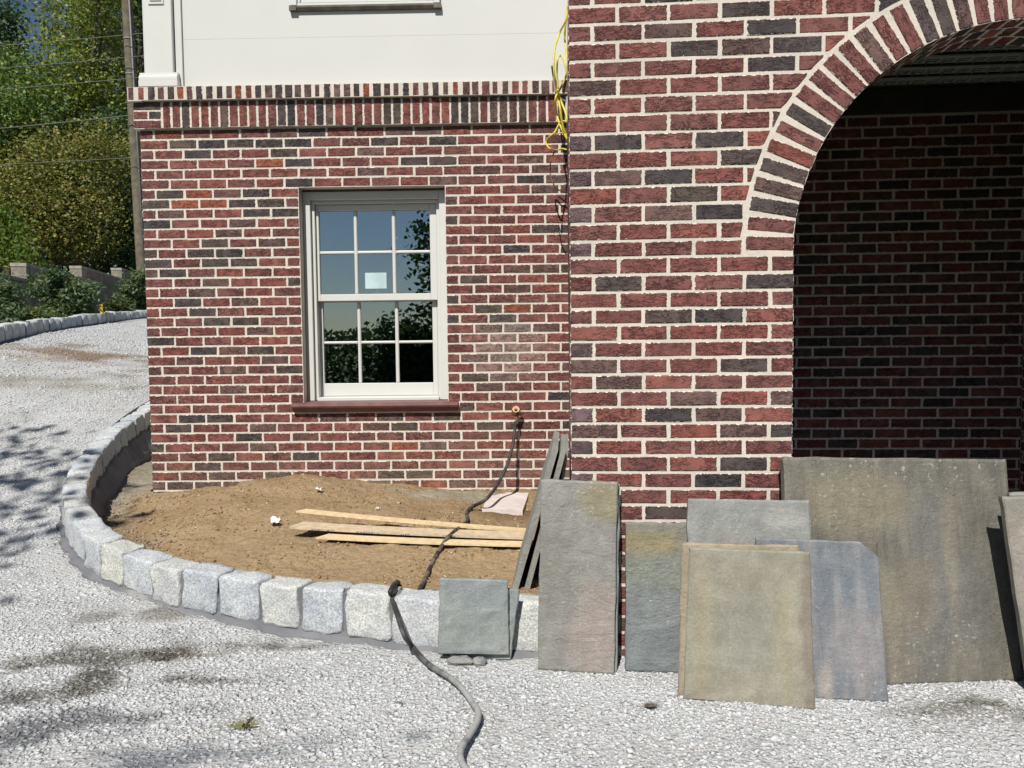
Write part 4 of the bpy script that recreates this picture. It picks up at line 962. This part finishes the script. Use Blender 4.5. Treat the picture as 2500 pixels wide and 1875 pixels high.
# pale paver lying by the wall
pc = [hit_z(*p, .268) for p in ((1177, 1242), (1276, 1246), (1291, 1203), (1197, 1201))]
MBp = MB(); V = [(*p[:2], .268) for p in pc] + [(*p[:2], .235) for p in pc]; MBp.add(V, [(0, 1, 2, 3), (1, 0, 4, 5), (2, 1, 5, 6), (3, 2, 6, 7), (0, 3, 7, 4)])
pv = MBp.build('paving_slab', M['paver']); tag(pv, 'pale pinkish paving slab lying flat against the house wall', 'paver')

# wooden strips on the earth
def on_earth(px, py, h):
    z = .25
    for _ in range(25): P = hit_z(px, py, z); z = float(dz(np.array([P[0]]), np.array([P[1]]))[0]) * .5 + z * .5
    return hit_z(px, py, z + h)
def strip(label, A, Bp, ha, hb_, mat, w=.075, th=.009, pr=False):
    P, Q_ = on_earth(*A, ha), on_earth(*Bp, hb_); d = Q_ - P; L = np.linalg.norm(d); d /= L; side = np.cross(np.array([0, 0, 1.]), d); side /= np.linalg.norm(side); n = np.cross(d, side)
    V = []; Fc = []; N = 10
    for i_ in range(N + 1):
        f = i_ / N; c = P + d * L * f + n * (-.006 * math.sin(f * 3.1)); sk = -.04 * (1 - f) ** 6
        for (a, b_) in ((0, 0), (w, 0), (w, th), (0, th)): V.append(c + side * a + n * b_ + d * (-sk * a / w if i_ == 0 else 0))
    for i_ in range(N):
        for j in range(4): Fc.append((i_ * 4 + j, i_ * 4 + (j + 1) % 4, i_ * 4 + 4 + (j + 1) % 4, i_ * 4 + 4 + j))
    Fc += [(3, 2, 1, 0), tuple(N * 4 + j for j in range(4))]
    o = mk('wood_strip', V, Fc, mat); tag(o, label, 'wood strip', 'wooden strips on the earth')
    if pr:      # the tops of a line of blue print run along the front edge, most of it cut away
        m = MB(); rr = random.Random(2); x = .13
        for word in (10, 0, 9, 0, 4, 0, 0, 5):
            for _ in range(word):
                wd = rr.choice([.006, .010, .014]); c = P + d * x + n * (-.006 * math.sin(x / L * 3.1))
                for (h0, h1) in rr.choice([[(.0012, .0075)], [(.0012, .0035), (.0055, .0078)], [(.004, .0078)]]):
                    a, b_ = c - side * .0006 + n * h0, c - side * .0006 + n * h1; m.add([a, a + d * wd, b_ + d * wd, b_], [(0, 1, 2, 3)])
                x += wd + .005
            x += .06
        m.build('print', M['print'], o)
    return o
strip('thin upper pale wood strip with lifted left end on the earth', (722, 1251), (1290, 1301), .055, .022, M['wood'], .068, .010)
strip('middle wood strip with a cut-off line of blue print along its edge', (706, 1291), (1290, 1318), .042, .018, M['wood2'], .125, .014, True)
strip('lower pale wood strip nearest the granite kerb', (771, 1316), (1290, 1336), .025, .012, M['wood'], .092, .009)
# scraps of paper
def scrap(name, label, px, py, z, s, seed, mat=M['paper']):
    rr = np.random.default_rng(seed); P = on_earth(px, py, .008); n = 5; V = []
    for j in range(n):
        for i_ in range(n): V.append(P + np.array([(i_ / 4 - .5) * s, (j / 4 - .5) * s * .8, abs(rr.normal(0, .28)) * s]) + rr.normal(0, .06, 3) * s)
    o = mk(name, V, [(j * n + i_, j * n + i_ + 1, (j + 1) * n + i_ + 1, (j + 1) * n + i_) for j in range(n - 1) for i_ in range(n - 1)], mat); return tag(o, label, 'litter')
scrap('paper_scrap', 'crumpled white paper scrap left of the wood strips', 672, 1276, .245, .058, 3)
scrap('paper_scrap', 'small white scrap on the earth under the window', 778, 1196, .375, .045, 5)
scrap('paper_scrap', 'tiny white scrap between the grey rubble and the wood strips', 923, 1243, .29, .03, 6)
# mortar lump under the small slab, leaf litter
def lump(name, label, cat, px, py, z, s, mat, seed, flat=.5):
    rr = np.random.default_rng(seed); P = hit_z(px, py, z); V = []; Fc = []; n, m_ = 9, 6
    for j in range(m_ + 1):
        a = math.pi * j / m_
        for i_ in range(n):
            b_ = 2 * math.pi * i_ / n; V.append(P + np.array([s[0] * math.sin(a) * math.cos(b_), s[1] * math.sin(a) * math.sin(b_), s[2] * math.cos(a)]) * rr.uniform(.75, 1.2))
    for j in range(m_):
        for i_ in range(n): Fc.append((j * n + i_, j * n + (i_ + 1) % n, (j + 1) * n + (i_ + 1) % n, (j + 1) * n + i_))
    return tag(mk(name, V, Fc, mat), label, cat)
lump('mortar_lump', 'lump of grey mortar under the small square slab', 'mortar', 1125, 1612, 0.01, (.06, .03, .018), M['cement'], 1)
lump('mortar_lump', 'flatter lump of grey mortar right of the other under the small slab', 'mortar', 1172, 1615, 0.008, (.03, .025, .02), M['cement'], 2)
lump('dead_leaf', 'dark shrivelled leaf on the gravel before the front tan slab', 'leaf', 1588, 1722, .012, (.022, .012, .005), M['lead'], 4)
def weed(label, px, py, seed, n=22, s=.036):
    rr = np.random.default_rng(seed); P = hit_z(px, py, .0); m = MB()
    for k in range(n):
        a = rr.uniform(0, 6.28); L = s * rr.uniform(.5, 1.3); d = np.array([math.cos(a), math.sin(a), 0]); sd = np.array([-d[1], d[0], 0]) * .0013; b0 = P + rr.normal(0, .012, 3) * (1, 1, 0)
        p1 = b0 + d * L * .5 + np.array([0, 0, L * .45]); p2 = b0 + d * L + np.array([0, 0, L * .3]); m.add([b0 - sd, b0 + sd, p1 + sd, p2, p1 - sd], [(0, 1, 2, 3, 4)])
    return tag(m.build('weed', simple('weed_green_%d' % seed, (.27, .26, .13), .8)), label, 'weed')
weed('small dry green weed tuft growing in the gravel', 597, 1776, 3)

# ------------------------------------------------------------------ water tap and hose
def lpt(px, py, off): return hit_plane(px, py, LW.n * (LW.D + off), LW.n)
tap = empty('wall_tap', lpt(1260, 1003, -.0)); tap.rotation_euler = (0, 0, -LW.yaw); tag(tap, 'rusty brass tap on the brick wall with the hose attached', 'tap')
def cyl(mb, a, b_, r_, k=12): return tube(mb, np.array([a, (np.asarray(a) + np.asarray(b_)) / 2, b_], float), r_, k)
m = MB(); cyl(m, (0, .0, 0), (0, -.008, 0), .032); cyl(m, (0, -.006, 0), (0, -.075, .004), .013); m.build('body', M['brass'], tap)
m = MB(); cyl(m, (0, -.075, .012), (-.0, -.090, .02), .026, 8); cyl(m, (0, -.09, .012), (0, -.094, .02), .012, 8); m.build('handle', M['brass'], tap)
m = MB(); cyl(m, (.006, -.062, 0), (.012, -.066, -.035), .015, 6); cyl(m, (.034, -.045, -.005), (.038, -.04, -.025), .012, 6); m.build('outlet', M['brass'], tap)
m = MB(); cyl(m, (.006, -.066, -.035), (.004, -.067, -.085), .0105, 10); m.build('coupling', M['copper'], tap)
k8 = 2212 / 800
hp = [lpt(1259, 1028, -.068), lpt(1257, 1050, -.08), lpt(1250, 1095, -.15), lpt(1236, 1140, -.26), lpt(1215, 1182, -.34)]
for zx, zy, z in [(1350, 740, .33), (1262, 790, .265), (1216, 832, .255), (1219, 888, .262), (1170, 930, .262), (1090, 1000, .255), (1040, 1070, .232), (980, 1180, .215), (930, 1290, .205), (893, 1368, .20)]:
    hp.append(hit_z(700 + zx / k8, 950 + zy / k8, z + .008))
hp += [np.array([-.43, 3.54, .16]), np.array([-.48, 3.58, .12]), np.array([-.535, 3.565, .15]), np.array([-.54, 3.51, .228])]
k6 = 2212 / 634
ov = kerb_at(1.13)
for zx, zy, z in [(536, 146, .245)]: hp.append(hit_z(800 + zx / k6, 1400 + zy / k6, z))
for zx, zy, y in [(548, 205, 3.345), (606, 395, 3.215), (655, 530, 3.15)]: hp.append(hit_y(800 + zx / k6, 1400 + zy / k6, y))
for zx, zy, z in [(720, 620, .045), (790, 705, .028), (880, 790, .024), (980, 850, .024), (1080, 918, .024), (1165, 1005, .024), (1235, 1105, .024), (1283, 1185, .024), (1272, 1265, .024), (1215, 1365, .024), (1158, 1450, .024), (1128, 1545, .024), (1160, 1640, .024), (1240, 1720, .024), (1420, 1800, .024), (1700, 1850, .024)]: hp.append(hit_z(800 + zx / k6, 1400 + zy / k6, z))
m = MB(); tube(m, catmull(hp, 7), (.0112), 10); hs = m.build('garden_hose', M['hose'], smooth=True); tag(hs, 'dark rubber hose running from the wall tap over the kerb onto the gravel', 'hose')

# ------------------------------------------------------------------ loose cables where porch and house meet
def cable(name, label, pts, r_, mat, off=-.3, grp=None, amp=.04):
    P = []
    for k, (a, b_) in enumerate(pts): P.append(lpt(1240 + a / 2.37, 50 + b_ / 2.37, off + amp * math.sin(k * 2.3 + len(pts))))
    m = MB(); tube(m, catmull(P, 7), r_, 6); o = m.build(name, mat, smooth=True); return tag(o, label, 'cable', grp)
G = 'loose cables beside the porch'
cable('yellow_cable', 'outer yellow cable drooping farthest left beside the porch corner', [(350, -140), (338, -10), (300, 70), (270, 170), (268, 300), (285, 420), (300, 500), (320, 620), (352, 700)], .0076, M['yellow'], grp=G)
cable('yellow_cable', 'yellow cable hugging the porch corner and crossing the others', [(352, -140), (334, 20), (330, 120), (346, 250), (334, 330), (300, 400), (276, 450), (282, 540), (308, 620), (345, 690)], .0076, M['yellow'], -.27, G)
cable('yellow_cable', 'yellow cable looping up to a narrow bend beside the porch', [(290, 400), (284, 300), (288, 225), (305, 203), (328, 245), (345, 320), (356, 400)], .0068, M['yellow'], -.33, G)
cable('yellow_cable', 'yellow cable slanting right below the crossing', [(288, 400), (300, 450), (330, 525), (350, 600), (360, 640)], .0072, M['yellow'], -.31, G)
cable('yellow_cable', 'yellow cable end curling out to the left at the bottom', [(350, 590), (318, 582), (295, 600), (268, 650), (228, 685), (222, 715), (245, 742), (282, 750), (312, 742), (340, 748)], .0052, M['yellow'], -.3, G)
cable('yellow_cable', 'short yellow cable stub hanging in the lowest curl', [(240, 665), (300, 652), (340, 650)], .0045, M['yellow'], -.29, G)
cable('grey_cable', 'grey cable bending behind the yellow cables', [(254, 262), (262, 320), (276, 410), (300, 448), (342, 470), (356, 472)], .006, M['greywire'], -.26, G)
cable('brown_wire', 'thin brown wire hooking down below the yellow cables', [(282, 750), (262, 775), (248, 820), (245, 870), (256, 930), (290, 978), (355, 1000)], .0042, M['brownwire'], -.3, G)
cd = MB(); p = lpt(1386, 236, -.27); cyl(cd, p, p - np.array([0, 0, .20]), .009, 8); cd = cd.build('conduit', M['white']); tag(cd, 'white conduit stub in the corner behind the yellow cables', 'conduit')

# ------------------------------------------------------------------ retaining walls beyond the drive
def wallseg(label, px_r, py_top, y0, y1, wid, seed, hgt=2.6):
    P = hit_y(px_r, py_top, y0); d = np.array([-.222, .975, 0]); nrm = np.array([d[1], -d[0], 0])   # nrm points to the drive
    L = (y1 - y0) / d[1]; e = empty('retaining_wall', (P[0], P[1], P[2] - hgt)); e.rotation_euler = (0, 0, math.atan2(d[1], d[0])); tag(e, label, 'wall', 'stepped retaining walls')
    MB().box(.012, L, .012, wid - .012, 0, hgt - .07).build('core', M['retwall'], e)
    rr = random.Random(seed); hb = .19; z = hgt - .07
    MB().bevbox(-.012, L + .02, -.015, wid + .012, hgt - .068, hgt, .004).build('cap', M['retcap'], e)
    row = 0
    while z > hgt - 1.4:
        x = 0.0; first = True
        while x < min(L, 3.6):
            w = (rr.uniform(.30, .36) if not first or row % 2 else .17); first = False
            MB().box(x, min(x + w - .008, L), -.004 + rr.uniform(-.006, .004), wid + .002 if x < .05 else wid * .5, z - hb + .008, z).build('wall_block', M['retwall'], e); x += w
        z -= hb; row += 1
M['retwall'] = simple('split_block', (.30, .27, .225), .95, .2, (30, .7, .02), .25, 5)
M['retcap'] = simple('block_cap', (.36, .33, .28), .95, .2, (30, .4, .01), .2, 5)
wallseg('nearest stepped retaining wall, cut by the left picture edge', -442, 574, 8.6, 14.4, .30, 1)
wallseg('stepped retaining wall with a tan end block, left of the big laurel', 63, 642, 15.0, 19.5, .26, 2)
wallseg('stepped retaining wall behind the big laurel shrub', 198, 649, 19.0, 25.0, .25, 3)
wallseg('farthest stepped retaining wall beside the utility pole', 296, 654, 22.5, 28.0, .27, 4)

# ------------------------------------------------------------------ foliage
def leaves(P, size, cols, r_, aspect=1.7, droop=0.0):
    n = len(P); a = r_.normal(0, 1, (n, 3)); a[:, 2] *= .7; a /= np.linalg.norm(a, axis=1)[:, None]
    nrm = r_.normal(0, 1, (n, 3)) + np.array([-.15, -.35, .75]); b_ = np.cross(a, nrm); b_ /= np.linalg.norm(b_, axis=1)[:, None] + 1e-9
    a = a - np.array([0, 0, droop]); L = (size * r_.uniform(.7, 1.3, n))[:, None]; W = L / aspect
    up = np.cross(b_, a); V = np.stack([P - a * L * .5, P + b_ * W * .5 + up * L * .05, P + a * L * .5, P - b_ * W * .5 + up * L * .05], 1).reshape(-1, 3)
    T = np.arange(n * 4).reshape(n, 4); return V, T, np.repeat(cols, 4, 0)
def crown_points(blobs, n, r_, clump=.32, shell=.45):
    vol = np.array([b[3] ** 2.2 for b in blobs]); which = r_.choice(len(blobs), n // 14 + 1, p=vol / vol.sum()); B = np.array(blobs, float)[which]
    d = r_.normal(0, 1, (len(B), 3)); d /= np.linalg.norm(d, axis=1)[:, None]; rr = r_.uniform(shell, 1.0, len(B)) ** .6
    sq = B[:, 4] if B.shape[1] > 4 else np.ones(len(B))
    C = B[:, :3] + d * (rr * B[:, 3])[:, None] * np.stack([np.ones(len(B)), np.ones(len(B)), sq], -1)
    P = np.repeat(C, 14, 0)[:n]; P = P + r_.normal(0, 1, P.shape) * clump * np.array([1, 1, .6]); return P, np.repeat(np.arange(len(C)), 14)[:n]
def tree(name, label, base, blobs, n, size, cols, seed, trunk_r=.15, group=None, clump=.32, aspect=1.5, shell=.45, limbs=True):
    r_ = np.random.default_rng(seed); base = np.array(base, float); e = empty(name, base); tag(e, label, 'tree' if 'tree' in name else 'shrub', group)
    P, cid = crown_points(blobs, n, r_, clump, shell); pal = np.array(cols); cc = pal[r_.integers(0, len(pal), cid.max() + 1)][cid] * r_.normal(1, .16, (n, 1)) * (1 + r_.normal(0, .05, (n, 3)))
    V, T, C = leaves(P, size, np.clip(cc, .008, .6), r_, aspect); fast('crown', V - base, T, M['leaf'], C, e)
    m = MB(); top = np.mean([b[:3] for b in blobs], 0); tp = np.array([base, base * .5 + np.array([top[0], top[1], base[2]]) * .5 + (0, 0, (top[2] - base[2]) * .5), top])
    tube(m, catmull(tp, 5), np.linspace(trunk_r, trunk_r * .45, 11), 8)
    if limbs:
        for b in blobs:
            st_ = base + (top - base) * r_.uniform(.35, .8); mid = (st_ + np.array(b[:3])) / 2 + np.array([0, 0, .1 * b[3]]); tube(m, catmull([st_, mid, np.array(b[:3])], 4), np.linspace(trunk_r * .4, trunk_r * .12, 9), 6)
    mm = MB(); mm.V = [tuple(np.array(v) - base) for v in m.V]; mm.F = m.F; mm.build('trunk', M['bark'], e, True); return e
def at(px, py, y): return hit_y(px, py, y)
GRN = [(.15, .22, .052), (.115, .19, .055), (.20, .255, .058), (.09, .155, .05)]
YGR = [(.245, .285, .065), (.20, .25, .06), (.285, .295, .07), (.155, .21, .055)]
OLV = [(.245, .225, .06), (.275, .245, .068), (.195, .21, .058), (.17, .20, .058)]
DRK = [(.035, .075, .032), (.05, .09, .035), (.028, .06, .03)]
TG = 'trees beyond the retaining walls'
def bl(L, y, dy=1.0):
    out = []
    for k, (px, py, rp) in enumerate(L):
        yy = y + dy * math.sin(k * 2.1); p = at(px, py, yy); out.append((p[0], p[1], p[2], rp / F * yy))
    return out
tree('deciduous_tree', 'olive and rust tinged round tree low behind the laurel shrubs', (*at(120, 640, 24)[:2], 2.0), bl([(120, 480, 110), (210, 420, 90), (60, 560, 90), (180, 540, 100), (250, 360, 60), (20, 480, 80), (110, 390, 70)], 23.5), 21000, .10, OLV, 1, .16, TG)
tree('deciduous_tree', 'dark green tree behind the utility pole foot', (*at(290, 640, 26)[:2], 2.2), bl([(290, 540, 80), (320, 440, 80), (250, 590, 70), (340, 600, 70), (300, 340, 70)], 26), 9000, .13, GRN[:2] + DRK, 2, .15, TG)
tree('deciduous_tree', 'tall yellow-green tree rising left of the utility pole', (*at(180, 640, 29)[:2], 2.2), bl([(190, 60, 90), (235, 130, 80), (165, 170, 68), (205, 220, 100), (240, 300, 80), (140, 270, 90), (260, 30, 60), (200, 0, 45), (250, -90, 80)], 29, 1.3), 19000, .13, YGR, 3, .22, TG, shell=.35)
tree('deciduous_tree', 'mid green tree at the left edge above the retaining wall', (*at(20, 640, 28)[:2], 2.2), bl([(55, 170, 60), (10, 230, 85), (70, 260, 80), (20, 330, 90), (90, 330, 70), (-60, 280, 110), (-60, 420, 100)], 27, 1.2), 17000, .125, GRN, 4, .2, TG, shell=.35)
tree('deciduous_tree', 'blue-green tree in the far top left corner against the sky', (*at(10, 640, 38)[:2], 2.6), bl([(0, 60, 42), (15, 10, 30), (-40, 120, 80), (-5, 150, 50), (-80, 20, 80)], 38, 1.0), 6000, .22, [(.05, .10, .05), (.06, .12, .055), (.04, .08, .045)], 5, .25, TG, clump=.35)
tree('deciduous_tree', 'shaded dark tree between the utility pole and the house', (*at(330, 640, 33)[:2], 2.4), bl([(300, 60, 70), (330, 140, 60), (310, 220, 70), (350, 20, 60), (370, 300, 90), (345, -80, 80), (330, 400, 70)], 33, 1.0), 9000, .18, DRK + GRN[:1], 6, .22, TG)
tree('deciduous_tree', 'bright green low tree at the left edge just over the wall', (*at(10, 650, 20)[:2], 1.9), bl([(15, 600, 45), (-40, 560, 60), (50, 620, 35), (-90, 600, 60), (0, 540, 45)], 20, .6), 5000, .11, [(.12, .19, .03), (.09, .15, .03), (.15, .20, .035)], 7, .1, TG, clump=.22)
# understory that closes the view between the trunks
r_ = np.random.default_rng(77); n = 26000; px = r_.uniform(-250, 420, n); py = r_.uniform(330, 690, n); yy = r_.uniform(30, 36, n)
P = np.array([at(a, b_, c) for a, b_, c in zip(px[::13], py[::13], yy[::13])]); P = np.repeat(P, 13, 0)[:n] + r_.normal(0, .5, (n, 3))
V, T, C = leaves(P, .22, np.array(DRK)[r_.integers(0, 3, n)] * r_.uniform(.5, 1.2, (n, 1)), r_); uo = fast('undergrowth', V, T, M['leaf'], C); tag(uo, 'dark undergrowth filling the wood behind the trees', 'undergrowth', kind='stuff')
LAU = [(.095, .155, .075), (.12, .18, .09), (.07, .12, .06), (.16, .20, .09)]
SG = 'laurel shrubs behind the far kerb'
def shrub(label, L, y, n, size, seed, cols=LAU, dy=.5):
    b = bl(L, y, dy); base = np.mean([q[:3] for q in b], 0); base[2] = float(ground_z(np.array([base[0]]), np.array([base[1]]))[0]) + .05
    return tree('laurel_shrub', label, base, b, n, size, cols, seed, .03, SG, clump=.085, aspect=2.6)
shrub('laurel shrub cut by the left picture edge above the far kerb', [(5, 725, 34), (-50, 760, 60), (5, 770, 30), (-60, 700, 50), (25, 750, 18)], 10.6, 6000, .085, 21)
shrub('biggest glossy laurel shrub in the middle of the far kerb', [(150, 705, 36), (112, 702, 28), (190, 725, 30), (160, 750, 36), (214, 705, 16), (132, 672, 14), (185, 770, 28), (140, 770, 24)], 13.2, 10000, .09, 22)
shrub('low laurel shrub with yellow tips at the foot of the biggest laurel', [(88, 778, 20), (118, 785, 18), (68, 792, 12)], 11.6, 2200, .075, 23, LAU + [(.17, .19, .04)])
shrub('laurel shrub beside the brick house corner and the utility pole', [(325, 715, 28), (306, 738, 20), (348, 690, 26), (340, 742, 26), (375, 720, 36)], 17.0, 6000, .10, 24)
shrub('small dull shrub right of the yellow stake', [(272, 752, 10), (290, 750, 10)], 15.0, 700, .10, 25, [(.075, .10, .035), (.06, .08, .03)])

# ------------------------------------------------------------------ utility pole and lines
Pb, Pt = at(346, 640, 21.0), at(309, 0, 21.0); d = (Pt - Pb) / np.linalg.norm(Pt - Pb); top = Pb + d * 12.5; bot = Pb - d * 2.0
pole = empty('utility_pole', bot); tag(pole, 'weathered wooden utility pole leaning slightly at the house corner', 'pole')
m = MB(); tube(m, np.linspace(0 * d, top - bot, 12), np.linspace(.150, .115, 12), 14); m.build('post', M['polewood'], pole, True)
for q in (95, 180, 250):
    c = at(0, 0, 21); f = (640 - q) / 640; p = Pb + (Pt - Pb) * f - bot; m = MB(); tube(m, np.array([p - d * .02, p, p + d * .02]), .142, 14); m.build('band', M['greywire'], pole, True)
m = MB(); pp = Pb - bot + np.array([.11, -.09, 0]); tube(m, np.array([pp - d * 1.5, pp + d * 4, pp + d * 9]), .02, 6); m.build('riser', M['greywire'], pole, True)
for k, (ya, yb, lab, th) in enumerate([(101, 71, 'topmost overhead line crossing the trees', .010), (156, 126, 'second overhead line from the top crossing the trees', .010), (208, 178, 'third overhead line from the top crossing the trees', .010), (303, 268, 'fourth overhead line from the top crossing the trees', .013), (391, 373, 'lowest overhead line crossing the trees', .009)]):
    sl_ = (yb - ya) / 350; A, B_ = at(-500, ya - sl_ * 500, 20.7), at(800, ya + sl_ * 800, 20.7); P = [A + (B_ - A) * f - np.array([0, 0, .12 * 4 * f * (1 - f)]) for f in np.linspace(0, 1, 14)]
    m = MB(); tube(m, np.array(P), th, 5); o = m.build('overhead_line', M['wire'], smooth=True); tag(o, lab, 'cable', 'overhead lines')

# ------------------------------------------------------------------ behind the viewer: seen in the window glass, and shading the drive
BG = 'trees behind the viewer'
def back_tree(label, x, y, h, r0_, n, seed, cols=DRK, size=.16, rr=.2):
    rn = np.random.default_rng(seed); b = [(x + rn.normal(0, r0_ * .5), y + rn.normal(0, r0_ * .4), h * f, r0_ * g_) for f, g_ in ((.25, .8), (.38, 1.0), (.5, .95), (.62, .85), (.75, .7), (.88, .5), (.45, .8), (.3, .9))]
    return tree('deciduous_tree', label, (x, y, 0), b, n, size, cols, seed, rr, BG)
back_tree('tall dark tree mirrored in the right window panes', -1.5, -8.6, 5.8, 1.0, 9000, 51)
back_tree('bushy small tree mirrored in the middle lower panes', -3.1, -8.5, 2.0, .5, 4000, 52)
r_ = np.random.default_rng(88); n = 16000; x = r_.uniform(-13, 3, n); y = r_.uniform(-12.5, -8.2, n); z = r_.uniform(0, 1, n) ** .8 * (1.5 + .4 * vnoise(x * .9, y * .9, 4))
V, T, C = leaves(np.stack([x, y, z], -1), .17, np.array(DRK)[r_.integers(0, 3, n)] * r_.uniform(.6, 1.2, (n, 1)), r_); hd = fast('hedge', V, T, M['leaf'], C); tag(hd, 'dark hedge across the lane, mirrored low in the window', 'hedge', kind='stuff')
sb = [(-5.1, -1.0, 6.6, .9), (-5.9, -.3, 6.1, .8), (-4.9, .5, 6.3, .75), (-6.3, -1.5, 6.9, .9), (-5.6, .8, 6.6, .8), (-4.45, -.2, 6.0, .55), (-6.6, .2, 6.5, .9), (-4.9, -2.5, 5.0, .55), (-5.5, -2.9, 5.6, .7)]
tree('deciduous_tree', 'thin leafy tree left of the viewer dappling the drive with shade', (-6.4, -1.6, .1), sb, 1700, .15, GRN, 61, .12, BG, clump=.30, shell=.2)
